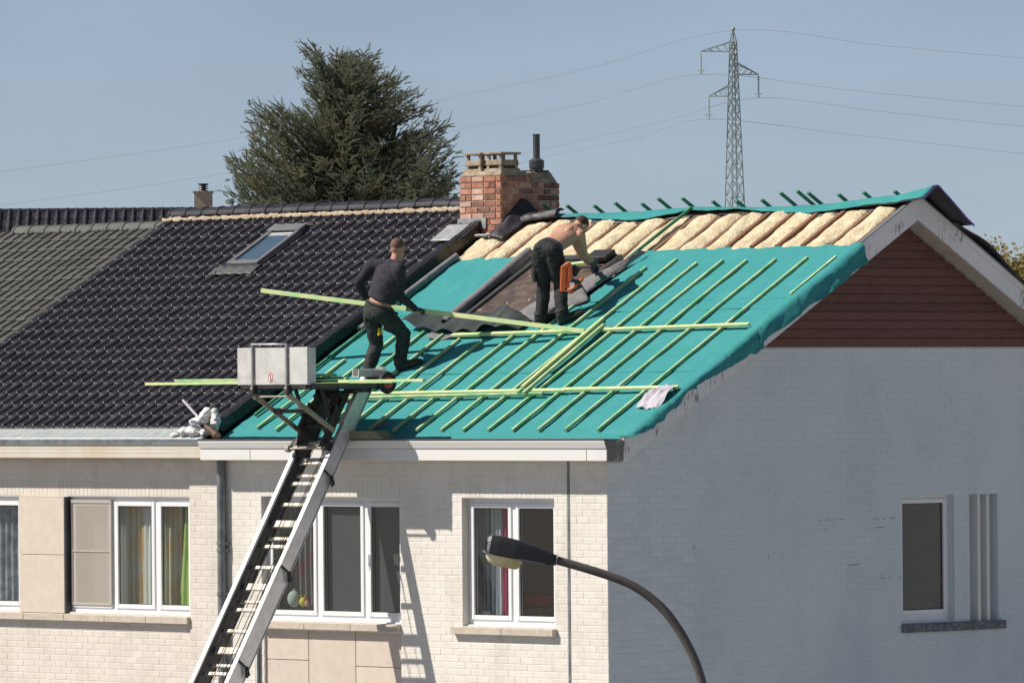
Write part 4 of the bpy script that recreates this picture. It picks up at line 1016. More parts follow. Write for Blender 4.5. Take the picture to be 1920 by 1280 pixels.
for k_ in range(18):
    t = 2*math.pi*k_/18; p = Vector((-6.36, 5.10, 9.065))+Vector((.20*math.cos(t), .15*math.sin(t), 0)); mb.box((p.x-.03, p.y-.03, p.z-.004), (p.x+.03, p.y+.03, p.z+.012))
obj('flue_plate', mb, 'steel', chim)
# lead flashing round the chimney foot
mb = MB(); mb.box((CX0-.02, CY0-.022, 8.36), (CX1-.25, CY0-.008, 8.49)); obj('lead_flashing', mb, 'lead', house_b)
def ld(u, v):
    return roof(CX0-.1+.5*u, CY0-.01-.34*v, HB+.055-.012*v+.004*fbm((u*6, v*5, 3)))
mb = MB(); mb.sheet(ld, 12, 10, .006); obj('lead_apron', mb, 'lead', house_b, smooth=True)
mb = MB(); mb.prism([(CX1+.008, CY0-.02, 8.27), (CX1+.008, 4.62, 8.42), (CX1+.008, 4.62, 8.53), (CX1+.008, CY0-.02, 8.46)], (.012, 0, 0)); obj('lead_flashing', mb, 'lead', house_a)
mb = MB()
def scrunch(u, v):
    x = CX1-.10+.32*v; y = CY0-.18+.62*u
    return roof(x, y, .03+.17*math.sin(math.pi*min(1, v*1.15))*(.25+.75*u)+.02*fbm((u*6, v*5, 4)))
mb.sheet(scrunch, 26, 12, .008); obj('crumpled_underlay', mb, 'blacksheet', roof_a, smooth=True, label='crumpled black underlay pulled up beside the chimney')
def scrunch2(u, v):
    x = CX1+.10+.62*u; y = 4.46+.16*v+.08*u; return roof(x, y, .03+.06*math.sin(math.pi*v)+.03*u+.015*fbm((u*6, v*5, 8)))
mb = MB(); mb.sheet(scrunch2, 20, 8, .01); obj('torn_underlay', mb, 'blacksheet', roof_a, smooth=True)
mb = MB()
for k_ in range(7):
    p = roof(CX1-.25+.05*k_, CY0-.14+.03*rnd.random(), .06); mb.ball(p, (.05, .04, .02), 8)
o_ = remesh(mb, .012, 2, lambda c, n: .008*fbm(c*25)); obj('mortar_rubble', o_, 'lead', roof_a, smooth=True)

# ------------------------------------------------------------------ inclined hoist ladder
lad = thing('hoist_ladder', 'inclined aluminium hoist ladder leaning against the white gutter', 'ladder', (-4.08, -3.8, 0))
LS = 1.61; LD = Vector((0, 1, LS)).normalized(); LN = Vector((0, -LS, 1)).normalized()      # along, outward
LB = Vector((0, -.37, 5.84))                        # back edge of the rails where they rest on the gutter
def lp(x, z, out=0): return Vector((x, LB.y+(z-LB.z)/LS, z))+LN*out
XRr, XLr = -3.80, -4.36
sections = [(0.15, 3.95, .0, 0.0), (3.75, 6.45, .0, .014)]
def rail(x, sgn):
    mb = MB()
    def seg(z0, z1, dep, off, wd=.03):
        p, q = lp(x, z0), lp(x, z1)
        mb.obox(p-Vector((wd/2, 0, 0))+LN*off, (wd, 0, 0), q-p, LN*dep)                  # web
        mb.obox(p-Vector((.032, 0, 0))+LN*(off+dep), (.064, 0, 0), q-p, LN*.014)          # outer flange
        mb.obox(p-Vector((.028, 0, 0))+LN*(off-.010), (.056, 0, 0), q-p, LN*.010)
    seg(.15, 4.35, .190, -.02, .036); seg(4.25, 6.47, .165, 0)
    return obj('rail', mb, 'alu' if sgn > 0 else 'alushade', lad, bevel=.003)
rail(XRr, 1); rail(XLr, -1)
mb = MB(); p, q = lp(XLr-.02, .2), lp(XLr-.02, 5.6); mb.obox(p+LN*.17-Vector((.03, 0, 0)), (.06, 0, 0), q-p, LN*.018); obj('rail_cap', mb, 'alu', lad)
z = .35; k_ = 0
while z < 6.3:
    big = k_ % 3 == 1
    mb = MB(); p = lp(XLr+.018, z, .06)
    if z < 5.68: mb.obox(p, (XRr-XLr-.036, 0, 0), LD*(.085 if big else .04), LN*.03)
    else: mb.obox(p, (XRr-XLr-.036, 0, 0), LD*.03, LN*.03)
    obj('rung', mb, 'rung', lad, bevel=.003)
    if k_ % 3 == 0 and z < 5.6:
        mb = MB(); mb.obox(lp(XLr+.018, z+.11, .02), (XRr-XLr-.036, 0, 0), LD*.035, LN*.03); obj('rung', mb, 'rung', lad, bevel=.003)
    z += .235; k_ += 1
for i, (xx, off, zt) in enumerate(((-4.26, .10, 5.6), (-4.20, .12, 6.2), (-4.10, .13, 5.6), (-4.02, .12, 6.2), (-3.93, .10, 5.6), (-4.23, .05, 4.4), (-3.98, .04, 4.4))):
    mb = MB(); mb.tube([lp(xx, .3, off), lp(xx+.05*(1 if i % 2 else -1), zt, off)], .0045, 5); obj('hoist_cable', mb, 'steel', lad)
for z in (5.42, 4.35, 3.30):
    mb = MB(); mb.bar(lp(XRr+.03, z, .03), lp(XRr+.05, z-.07, -.04), .02, .03); mb.tube([lp(XRr+.02, z, .16), lp(XRr+.05, z-.02, .05), lp(XRr+.06, z-.10, -.02)], .014, 6); obj('locking_clamp', mb, 'steel', lad)
mb = MB(); mb.obox(lp(XRr-.034, 5.95, .176), (.068, 0, 0), LD*.28, LN*.012); obj('rail_plate', mb, 'alupanel', lad)

# ------------------------------------------------------------------ hoist carriage with platform
car = thing('hoist_platform', 'aluminium hoist platform with side panel carrying green battens at the eaves', 'hoist platform', lp(-4.08, 5.75))
DX0, DX1, DY0, DY1, DZ = -4.66, -3.48, -1.27, .05, 6.48
mb = MB()
for y in (DY0+.02, -.85, -.42, DY1-.03): mb.box((DX0, y-.02, DZ-.05), (DX1, y+.02, DZ-.012))
for x in (DX0+.02, DX1-.02, XLr, XRr): mb.box((x-.022, DY0, DZ-.062), (x+.022, DY1, DZ-.012))
obj('platform_frame', mb, 'steel', car, bevel=.003)
mb = MB(); mb.box((DX0, DY0, DZ-.010), (DX1, DY1, DZ)); obj('platform_deck', mb, 'alupanel', car)
mb = MB(); mb.box((DX1-.002, DY0+.04, DZ-.045), (DX1+.014, DY1, DZ+.004)); obj('platform_edge', mb, 'alushade', car)
segs = [(DX0, XLr-.035), (XLr-.015, XRr-.02), (XRr, DX1)]
for i, (a, b) in enumerate(segs):
    mb = MB(); mb.box((a, DY0-.012, DZ-.005), (b, DY0+.004, DZ+.415)); obj('side_panel', mb, 'alupanel', car, bevel=.003)
for x in (XLr-.025, XRr-.01):
    mb = MB(); mb.bar((x, DY0-.028, DZ-.06), (x, DY0-.028, DZ+.44), .024, .026, up=(0, 1, 0)); mb.ball((x, DY0-.03, DZ-.05), .03, 8); obj('panel_post', mb, 'postgrey', car)
    mb = MB(); mb.box((x-.035, DY0-.05, DZ-.11), (x+.035, DY0+.03, DZ-.02)); obj('hinge', mb, 'steel', car, bevel=.006)
mb = MB(); mb.tube([(XLr-.04, DY0-.03, DZ+.455), (XRr+.0, DY0-.03, DZ+.45)], .011, 8); obj('panel_rail', mb, 'alu', car, smooth=True)
mb = MB(); mb.box((DX1-.016, DY0, DZ), (DX1, DY0+.12, DZ+.41)); obj('side_panel', mb, 'alupanel', car)
# prohibition sign on the panel
sx, sz = (segs[1][0]+segs[1][1])/2+.0, DZ+.075
mb = MB(); V = [(sx+.042*math.cos(2*math.pi*k_/24), DY0-.0135, sz+.056*math.sin(2*math.pi*k_/24)) for k_ in range(24)]; mb.prism(V, (0, -.0015, 0)); sg = obj('sign', mb, 'signwhite', car)
mb = MB(); n = 24
for k_ in range(n):
    t0, t1 = 2*math.pi*k_/n, 2*math.pi*(k_+1)/n; f_ = lambda t, r_: (sx+.042*r_*math.cos(t), DY0-.0152, sz+.056*r_*math.sin(t))
    mb.add([f_(t0, 1), f_(t1, 1), f_(t1, .80), f_(t0, .80)], [(0, 1, 2, 3)])
mb.add([(sx-.028, DY0-.0156, sz+.034), (sx-.022, DY0-.0156, sz+.040), (sx+.028, DY0-.0156, sz-.034), (sx+.022, DY0-.0156, sz-.040)], [(0, 1, 2, 3)])
obj('sign_ring', mb, 'redpaint', sg)
mb = MB(); y_ = DY0-.0154; mb.add([(sx-.004, y_, sz-.035), (sx+.008, y_, sz-.035), (sx+.010, y_, sz+.012), (sx-.006, y_, sz+.012)], [(0, 1, 2, 3)])
mb.add([(sx+.002+.009*math.cos(t), y_, sz+.026+.010*math.sin(t)) for t in [2*math.pi*i/10 for i in range(10)]], [tuple(range(10))])
mb.add([(sx+.008, y_, sz-.035), (sx+.022, y_, sz-.026), (sx+.020, y_, sz-.018), (sx+.006, y_, sz-.024)], [(0, 1, 2, 3)]); obj('sign_figure', mb, 'black', sg)
# brackets, struts and trolley frame
for x in (XLr-.02, XRr+.0):
    a = Vector((x, DY0+.02, DZ-.14)); b = lp(x+.0, 5.82, .23)
    mb = MB(); mb.bar(a, b, .022, .055); obj('strut', mb, 'strut', car, bevel=.003)
    mb = MB(); mb.tube([a+Vector((-.02, 0, 0)), a+Vector((.02, 0, 0))], .038, 10); obj('pivot', mb, 'strut', car)
mb = MB(); mb.tube([(XLr-.02, DY0+.02, DZ-.14), (XRr, DY0+.02, DZ-.14)], .012, 8); obj('cross_bar', mb, 'strut', car)
m1 = Vector((XLr-.02, DY0+.02, DZ-.14)).lerp(lp(XLr, 5.82, .23), .42); m2 = Vector((XRr, DY0+.02, DZ-.14)).lerp(lp(XRr, 5.82, .23), .42)
mb = MB(); mb.bar(m1, m2, .03, .045); mb.bar(m1, m1.lerp(m2, .2), .04, .06); obj('cross_bar', mb, 'steel', car)
mb = MB(); mb.bar(m1.lerp(m2, .06)+Vector((0, 0, .03)), m1.lerp(m2, .28)+Vector((0, 0, .02)), .03, .02); mb.bar(m1.lerp(m2, .62)+Vector((0, 0, .03)), m1.lerp(m2, .98)+Vector((0, 0, .03)), .03, .02); obj('slide_bar', mb, 'rung', car)
for x in (XLr+.05, XRr-.07):
    mb = MB(); mb.bar(lp(x, 5.62, .245), lp(x, 6.36, .245), .055, .07, up=LN); mb.prism([lp(x-.03, 5.72, .20), lp(x-.03, 5.98, .20), lp(x-.03, 6.10, .33), lp(x-.03, 5.80, .33)], (.06, 0, 0)); obj('trolley_side', mb, 'steel', car, bevel=.004)
    mb = MB(); mb.bar(lp(x, 6.14, .25), Vector((x-.03 if x < -4.1 else x+.03, lp(x, 6.3, .3).y, DZ-.06)), .035, .04); mb.bar(lp(x, 5.9, .28), Vector((x, lp(x, 6.0, .3).y-.18, DZ-.06)), .03, .035); obj('trolley_brace', mb, 'steel', car)
    for zz in (5.66, 6.3):
        mb = MB(); mb.tube([lp(x-.03+(.05 if x > -4.1 else -.05), zz, .22), lp(x+.03+(.05 if x > -4.1 else -.05), zz, .22)], .055, 14); obj('roller', mb, 'rubber', car, smooth=True, angle=40)
for zz, off in ((5.62, .26), (5.85, .27), (6.05, .25), (6.25, .25), (6.18, .30)):
    mb = MB(); mb.bar(lp(XLr+.04, zz, off), lp(XRr-.05, zz, off), .03, .035, up=LN); obj('trolley_bar', mb, 'steel' if zz > 5.63 else 'strut', car)
mb = MB(); mb.tube([lp(XRr-.13, 5.95, .30), lp(XRr-.13, 6.18, .30)], .05, 12); mb.tube([lp(XRr-.18, 6.0, .33), lp(XRr-.08, 6.0, .33)], .06, 12); obj('catch_drum', mb, 'steel', car, smooth=True, angle=40)
mb = MB(); mb.tube([lp(XLr-.02, 5.60, .27), lp(XRr-.01, 5.63, .25)], .014, 8); mb.tube([lp(XLr-.06, 5.60, .27), lp(XLr-.01, 5.60, .27)], .04, 12); obj('front_bar', mb, 'strut', car)
mb = MB(); pts = [lp(XRr+.0, 6.26, .30), lp(XRr+.09, 6.26, .30), lp(XRr+.10, 6.24, .30), lp(XRr+.09, 6.22, .30), lp(XRr+.0, 6.22, .30)]; mb.tube(pts, .008, 6); obj('release_hook', mb, 'steel', car)
for x, y in ((DX1-.20, -.18), (DX1-.05, -.38)):
    mb = MB(); mb.box((x-.10, y-.04, DZ-.10), (x+.02, y+.05, DZ-.055)); obj('deck_bracket', mb, 'steel', car, bevel=.004)
# wheel with red hub at the roof side of the platform
wc = at_x(726, 717, DX1+.03)
mb = MB(); n = 22; V = []
for k_ in range(n):
    t = 2*math.pi*k_/n; c_ = Vector((0, math.cos(t), math.sin(t)))
    for j in range(8):
        s_ = 2*math.pi*j/8; V.append(wc+c_*(.098+.032*math.cos(s_))+Vector((.036*math.sin(s_), 0, 0)))
mb.add(V, [(k_*8+j, ((k_+1) % n)*8+j, ((k_+1) % n)*8+(j+1) % 8, k_*8+(j+1) % 8) for k_ in range(n) for j in range(8)])
wh = obj('wheel', mb, 'rubber', car, smooth=True)
mb = MB(); mb.tube([wc+Vector((-.03, 0, 0)), wc+Vector((.022, 0, 0))], .072, 20); mb.tube([wc+Vector((.022, 0, 0)), wc+Vector((.026, 0, 0))], [.072, .05], 20); obj('rim', mb, 'redpaint', wh)
mb = MB(); mb.tube([wc+Vector((.02, 0, 0)), wc+Vector((.045, 0, 0))], .024, 12); obj('hub', mb, 'greymetal', wh)
mb = MB(); mb.bar(wc+Vector((-.05, 0, 0)), wc+Vector((-.05, -.35, .02)), .02, .03); obj('wheel_arm', mb, 'steel', car)

# ------------------------------------------------------------------ loose battens
def batten(p, q, label, w_=.045, t=.032, m_='battenpale', group='loose roof battens', up=None):
    mb = MB(); p, q = Vector(p), Vector(q); mb.bar(p, q, w_, t, up=up or NRM)
    o = obj('timber_batten', mb, m_, None, label=label, cat='batten', group=group, bevel=.002); return o
H1 = .042+.017
batten(roof(-5.16, .775, H1), roof(-1.44, .825, H1), 'cream edged batten lying across the lower roof, left length of the row', m_='battenpale', w_=.05)
batten(roof(-1.46, .832, H1+.004), roof(.29, .862, H1), 'pale batten on the lower roof whose end carries the lavender cloth', m_='battenpale')
batten(roof(-4.98, .700, H1), roof(-1.75, .765, H1), 'greener batten lying tight below the cream edged lower batten', m_='batten', w_=.04)
batten(roof(-4.50, 1.985, H1), roof(-2.35, 2.03, H1), "pale batten under the bare-backed worker's boots", m_='battenpale')
batten(roof(-2.10, 2.045, H1), roof(.206, 2.10, H1), 'pale batten across the upper roof right of the bundle', m_='battenpale')
for k_, (dx, dh, dy, mm, lb) in enumerate(((-.06, 0, 0, 'batten', 'left batten of the upright green bundle'), (-.005, 0, .04, 'battendark', 'middle batten of the upright green bundle'),
                                          (.05, 0, -.02, 'batten', 'right batten of the upright green bundle'), (-.02, .034, .05, 'battenpale', 'top batten of the upright green bundle'))):
    batten(roof(-2.05+dx, .74+dy, H1+.034+dh), roof(-2.13+dx, 2.12+dy, H1+.034+dh), lb, m_=mm, group='bundle of battens on the roof')
# the batten that the standing worker carries
CB1 = on_roof(1097, 621, .09); CBH = at_y(795, 583, 1.45)
dirb = (CBH-CB1); CB0 = CB1+dirb*2.04
batten(CB1, CB0, 'long pale green batten held by the worker in the dark sweater', w_=.05, t=.05, up=(0, 0, 1), group='loose roof battens')
mb = MB(); pass
# battens on the platform
for k_, (pa, pb, yy, hh, mm, lb) in enumerate((((275, 720), (796, 713), -.62, .018, 'battenpale', 'longest pale batten lying across the hoist platform'),
                                               ((284, 717), (738, 709), -.52, .018, 'batten', 'second long batten lying across the hoist platform'),
                                               ((330, 717), (652, 706), -.55, .054, 'batten', 'green batten on top of the platform load'))):
    a, b = at_y(*pa, yy), at_y(*pb, yy); a.z = DZ+hh; b.z = DZ+hh+(.012 if k_ == 0 else 0)
    batten(a, b, lb, m_=mm, up=(0, 0, 1), w_=.055, group='battens on the hoist platform')
for k_, (x0_, x1_, yy, hh, lb) in enumerate(((-4.5, -3.36, -1.02, .02, 'lowest short green board behind the platform panel'), (-4.5, -3.32, -.97, .055, 'middle short green board behind the platform panel'), (-4.5, -3.40, -1.0, .09, 'topmost short green board behind the platform panel'))):
    batten((x0_, yy, DZ+hh), (x1_, yy+.02, DZ+hh+.01), lb, m_='batten' if k_ == 2 else 'battendark', up=(0, 0, 1), w_=.16, t=.03, group='battens on the hoist platform')
t_ = thing('steel_channel', 'short white steel channel lying on the hoist platform near the wheel', 'channel', at_x(690, 706, -3.62))
mb = MB(); c_ = at_x(690, 703, -3.62); mb.obox(c_+Vector((-.05, -.20, -.01)), (.012, 0, 0), (0, .42, .0), (0, .0, .085)); mb.obox(c_+Vector((.05, -.20, -.01)), (.012, 0, 0), (0, .42, 0), (0, 0, .07)); mb.obox(c_+Vector((-.05, -.20, -.02)), (.112, 0, 0), (0, .42, 0), (0, 0, .01)); obj('channel_body', mb, 'alupanel', t_)
mb = MB(); mb.obox(c_+Vector((-.06, .18, -.02)), (.13, 0, 0), (0, .05, .012), (0, -.02, .10)); obj('end_plate', mb, 'alu', t_)
mb = MB(); mb.tube([c_+Vector((.06, .2, .06)), c_+Vector((.07, .3, .02)), c_+Vector((.07, .33, -.02))], .006, 6); obj('wire_loop', mb, 'alu', t_)
# battens by the second worker's hand
a = on_roof(1062, 497, .10); b = on_roof(1118, 490, .12); batten(a, b, 'short pale batten under the bent worker s hand'.replace(' s ', "'s "), m_='battenpale')
a = on_roof(1095, 503, .07); b = on_roof(1112, 502, .07)
# grey gutter boards under the hoist ladder
for k_ in range(3):
    mb = MB(); mb.box((-4.05+.03*k_, -.36+.005*k_, 5.775+.032*k_), (-3.30-.03*k_, -.24, 5.803+.032*k_)) if False else mb.box((-3.98+.02*k_, -.365, 5.852+.030*k_), (-3.26-.05*k_, -.16, 5.880+.030*k_))
    obj('old_board', mb, 'oldboard', None, label=('lowest', 'middle', 'topmost')[k_]+' mossy board wedged between hoist ladder and gutter', cat='board', group='boards under the hoist ladder', bevel=.003)

# ------------------------------------------------------------------ people
def seg(mb, p, q, r0, r1, n=14): mb.tube([p, q], [r0, r1], n, roundcap=True)
def limb(mb, pts, rs, n=14):
    for i in range(len(pts)-1): seg(mb, pts[i], pts[i+1], rs[i], rs[i+1], n)
def wrinkle(amp, sx=9.0, off=0.0):
    return lambda c, n: amp*(fbm(Vector((c.x*sx, c.y*sx, c.z*sx*1.5+off)), 3))+amp*.5*fbm(Vector((c.x*28+off, c.y*28, c.z*34)), 2)
def hand(mb, wrist, palm, grip, curl, r=.0105, w_=1.0):
    """palm from wrist; four fingers wrapped round a bar along grip, thumb on the other side"""
    d = (palm-wrist).normalized(); g_ = (grip-d*grip.dot(d)).normalized(); n_ = d.cross(g_).normalized()*curl
    mb.loft([(wrist, g_*.026*w_, n_*.020*w_), (wrist.lerp(palm, .5), g_*.036*w_, n_*.018*w_), (palm, g_*.042*w_, n_*.015*w_)], 12)
    for i, (o_, l_) in enumerate(((-.033, .070), (-.011, .080), (.011, .076), (.033, .060))):
        b0 = palm+g_*o_-d*.01; b1 = b0+d*l_*.45+n_*.006; b2 = b1+n_*l_*.40+d*l_*.08; b3 = b2+n_*l_*.10-d*l_*.28
        limb(mb, [b0, b1, b2, b3], [r, r*.95, r*.85, r*.75], 8)
    t0 = wrist.lerp(palm, .35)-g_*.025; t1 = t0-g_*.03+d*.025+n_*.015; t2 = t1+d*.02+n_*.035
    limb(mb, [t0, t1, t2], [r*1.25, r*1.1, r*.9], 8)
def boot(mb, ankle, toe, up, sc=1.0):
    f = toe-ankle; f = f-up*f.dot(up); L_ = f.length; f.normalize(); s_ = up.cross(f)
    heel = ankle-f*.06-up*.075; 
    mb.loft([(ankle+up*.07, f*.070, s_*.062), (ankle, f*.076, s_*.060), (ankle-up*.05, f*.084, s_*.058), (ankle-up*.095, f*.086, s_*.056)], 14)
    secs = [(-.085, .046, .060), (-.02, .052, .075), (.06, .056, .080), (.13, .058, .068), (.20, .052, .056), (.24, .034, .038)]
    mb.loft([(ankle+f*x-up*(.108-hh*.5), s_*ww, up*hh*.62) for x, ww, hh in secs], 14)

DB = 73.9
def pp(px, py, off, base): return at_depth(px, py, base+off)

# --- standing worker carrying the batten
base1 = (roof(-4.78, 1.25)-CAM).dot(FWD)
p1 = lambda x, y, o=0.0: pp(x, y, o, base1)
J = dict(head=p1(746, 467, -.20), neck=p1(741, 490, -.22), lsh=p1(699, 497, -.12), rsh=p1(749, 505, -.38), lel=p1(672, 531, -.05), lwr=p1(688, 560, .14),
         rel=p1(750, 556, -.27), rwr=p1(779, 579, -.13), rpalm=p1(791, 581, -.10), waist=p1(708, 563, -.18), pel=p1(708, 582, -.18), lhip=p1(697, 592, -.10), rhip=p1(723, 592, -.22),
         lkn=p1(706, 645, .0), lan=p1(697, 703, .05), rkn=p1(757, 625, .0), ran=p1(757, 668, .02))
feetL = roof(-4.93, 1.02, .10); ranf = roof(-4.70, 1.36, .105); toeR = roof(-4.47, 1.52, .05)
J['ran'] = ranf+Vector((0, 0, .02)); J['lan'] = feetL+Vector((0, 0, .02))
man1 = thing('person', 'worker in dark navy sweater and work trousers carrying a long batten', 'person', roof(-4.8, 1.2, 0))
ax = (J['neck']-J['pel']).normalized(); lat = (J['rsh']-J['lsh']).normalized(); fr_ = lat.cross(ax).normalized()
if fr_.dot(FWD) < 0: fr_ = -fr_
def torso(mb, J, grow=0.0, lowz=True, sc=1.0):
    ax = (J['neck']-J['pel']); L_ = ax.length; a = ax.normalized(); lat = (J['rsh']-J['lsh']); lat = (lat-a*lat.dot(a)).normalized(); f = lat.cross(a).normalized()
    P = lambda t, d=0.0: J['pel']+ax*t+f*d
    mb.loft([(P(-.10), lat*(.150+grow), f*(.105+grow)), (P(.05), lat*(.165+grow), f*(.115+grow)), (P(.22), lat*(.148+grow), f*(.105+grow)), (P(.42), lat*(.158+grow), f*(.112+grow)),
             (P(.64), lat*(.180+grow), f*(.122+grow)), (P(.80), lat*(.178+grow), f*(.110+grow)), (P(.92), lat*(.125+grow), f*(.080+grow)), (P(1.0), lat*(.068+grow), f*(.062+grow))], 20)
    return a, lat, f
def head(mb, c, fwd_, up_, s=1.0):
    sd = fwd_.cross(up_).normalized()
    mb.ball(c+up_*.02*s-fwd_*.012*s, (.076*s, .095*s, .098*s), 18, axes=(sd, fwd_, up_))
    mb.loft([(c-up_*.02*s+fwd_*.02*s, sd*.068*s, fwd_*.078*s), (c-up_*.07*s+fwd_*.035*s, sd*.056*s, fwd_*.060*s), (c-up_*.115*s+fwd_*.055*s, sd*.034*s, fwd_*.035*s)], 14)
    mb.loft([(c+up_*.01*s+fwd_*.085*s, sd*.010*s, up_*.014*s), (c-up_*.022*s+fwd_*.102*s, sd*.016*s, up_*.012*s), (c-up_*.034*s+fwd_*.088*s, sd*.014*s, up_*.008*s)], 8)     # nose
    mb.ball(c-up_*.062*s+fwd_*.088*s, (.022*s, .010*s, .008*s), 8, axes=(sd, fwd_, up_))                       # lips
    mb.ball(c+up_*.028*s+fwd_*.078*s, (.045*s, .014*s, .010*s), 8, axes=(sd, fwd_, up_))                       # brow
    for q in (-1, 1):
        mb.ball(c-fwd_*.002*s+sd*q*.078*s-up_*.005*s, (.010*s, .020*s, .032*s), 10, axes=(sd, fwd_, up_))      # ears
        mb.ball(c+fwd_*.076*s+sd*q*.030*s+up_*.008*s, (.013*s, .010*s, .008*s), 8, axes=(sd, fwd_, up_))       # eyes
upv = Vector((0, 0, 1))
def person_body(J, facing, tilt, name_parent, arms=True, hands=True, gripdir=None, bare=False):
    mb = MB(); a, lat, f = torso(mb, J)
    h_up = (upv*1.0+facing*tilt).normalized(); h_f = (facing-h_up*facing.dot(h_up)).normalized()
    seg(mb, J['neck']-a*.02, J['head']-h_up*.05, .062, .056)
    head(mb, J['head'], h_f, h_up)
    for s_ in 'lr':
        limb(mb, [J[s_+'sh'], J[s_+'sh'].lerp(J[s_+'el'], .45), J[s_+'el'], J[s_+'el'].lerp(J[s_+'wr'], .35), J[s_+'wr']], [.062, .050, .040, .041, .028])
        seg(mb, J['neck'].lerp(J[s_+'sh'], .35)-a*.02, J[s_+'sh'], .06, .060)
        limb(mb, [J[s_+'hip'], J[s_+'kn'], J[s_+'kn'].lerp(J[s_+'an'], .35), J[s_+'an']], [.092, .060, .058, .040])
    return mb, a, lat, f, h_f, h_up
facing1 = (RIGHT*.62+FWD*.78); facing1.z = 0; facing1.normalize()
mb, a1, lat1, f1, hf, hu = person_body(J, facing1, .35, man1)
grip = (CB0-CB1).normalized()
hand(mb, J['lwr'], J['lwr']+(J['lwr']-J['lel']).normalized()*.09, grip, 1)
obj('body', remesh(mb, .0065, 3), 'skin', man1, smooth=True)
mb = MB(); ss = Vector((0, 0, 0))
mb.ball(J['head']+hu*.036-hf*.026, (.0795, .090, .090), 20, axes=(hf.cross(hu).normalized(), hf, hu)); obj('hair', remesh(mb, .008, 2), 'hairlight', man1, smooth=True)
# sweater
mb = MB(); P = lambda t: J['pel'].lerp(J['neck'], t)
mb.loft([(P(.20), lat1*.178, f1*.134), (P(.30), lat1*.184, f1*.140), (P(.45), lat1*.198, f1*.148), (P(.64), lat1*.220, f1*.155), (P(.80), lat1*.216, f1*.140), (P(.93), lat1*.140, f1*.098), (P(1.03), lat1*.072, f1*.068)], 24)
for s_ in 'lr':
    seg(mb, P(.93).lerp(J[s_+'sh'], .3), J[s_+'sh'], .070, .078)
    limb(mb, [J[s_+'sh'], J[s_+'sh'].lerp(J[s_+'el'], .5), J[s_+'el'], J[s_+'el'].lerp(J[s_+'wr'], .45), J[s_+'el'].lerp(J[s_+'wr'], .93)], [.080, .066, .056, .052, .040])
obj('sweater', remesh(mb, .010, 4, wrinkle(.007, 6)), 'shirt', man1, smooth=True)
def trousers(J, parent, m_, lat, f, top=.13):
    mb = MB(); P = lambda t: J['pel'].lerp(J['neck'], t)
    mb.loft([(P(-.20), lat*.130, f*.110), (P(-.08), lat*.182, f*.140), (P(.03), lat*.186, f*.140), (P(top), lat*.172, f*.126)], 22)
    for s_ in 'lr':
        k = J[s_+'kn']; h = J[s_+'hip']; an = J[s_+'an']
        limb(mb, [h, h.lerp(k, .5), k, k.lerp(an, .4), k.lerp(an, .80), an+(an-k).normalized()*.01], [.112, .098, .082, .080, .076, .078])
    return obj('trousers', remesh(mb, .010, 3, wrinkle(.010, 6, 3.0)), m_, parent, smooth=True)
trousers(J, man1, 'trousers', lat1, f1, .13)
mb = MB(); boot(mb, J['ran'], toeR, NRM); obj('boot', remesh(mb, .008, 2), 'leather', man1, smooth=True); mb = MB(); boot(mb, J['lan'], roof(-4.72, 1.22, .05), NRM); obj('boot', remesh(mb, .008, 2), 'leather', man1, smooth=True)
mb = MB(); P = lambda t: J['pel'].lerp(J['neck'], t); mb.loft([(P(.085), lat1*.186, f1*.140), (P(.135), lat1*.184, f1*.138)], 24); obj('belt', mb, 'leather', man1, smooth=True)
mb = MB(); q = J['rwr']; hand(mb, J['rwr'], J['rpalm'], grip, -1, r=.015, w_=1.28); seg(mb, J['rel'].lerp(q, .9), q, .036, .036); obj('glove', remesh(mb, .0065, 1), 'glove', man1, smooth=True)
mb = MB(); P = lambda t: J['pel'].lerp(J['neck'], t); pk = P(-.03)+lat1*.16-f1*.10
mb.loft([(pk+a1*.08, lat1*.060, f1*.045), (pk-a1*.05, lat1*.065, f1*.055), (pk-a1*.17, lat1*.055, f1*.045)], 12); mb.ball(pk+a1*.07-lat1*.10-f1*.03, .045, 10); obj('tool_pouch', remesh(mb, .009, 2, wrinkle(.008)), 'leather', man1, smooth=True)
mb = MB(); q = J['lhip'].lerp(J['lkn'], .55)-FWD*.115+RIGHT*.055; mb.box(q-Vector((.012, .012, .05)), q+Vector((.012, .012, .04))); mb.box(q+RIGHT*.03-Vector((.01, .01, .035)), q+RIGHT*.03+Vector((.01, .01, .045))); obj('pocket_tool', mb, 'yellow', man1, bevel=.004)

# --- bent bare-backed worker
base2 = (roof(-3.1, 2.28)-CAM).dot(FWD)
p2 = lambda x, y, o=0.0: pp(x, y, o, base2)
K = dict(pel=p2(1026, 470, -.12), neck=p2(1078, 427, .16), head=p2(1089, 424, .32), lsh=p2(1066, 428, .28), rsh=p2(1088, 440, -.02), lel=p2(1090, 478, .46), lwr=p2(1108, 497, .64),
         rel=p2(1096, 477, .20), rwr=p2(1112, 490, .42), rpalm=p2(1119, 491, .50), lhip=p2(1013, 479, -.06), rhip=p2(1040, 479, -.17), lkn=p2(1020, 534, .02), rkn=p2(1051, 537, .0))
K['lan'] = roof(-3.24, 2.24, .125); K['ran'] = roof(-2.94, 2.29, .125)
man2 = thing('person', 'bare-backed worker in black trousers bending over the roof window', 'person', roof(-3.1, 2.25, 0))
facing2 = (RIGHT*.75+FWD*.66); facing2.z = 0; facing2.normalize()
mb, a2, lat2, f2, hf2, hu2 = person_body(K, facing2, 1.6, man2)
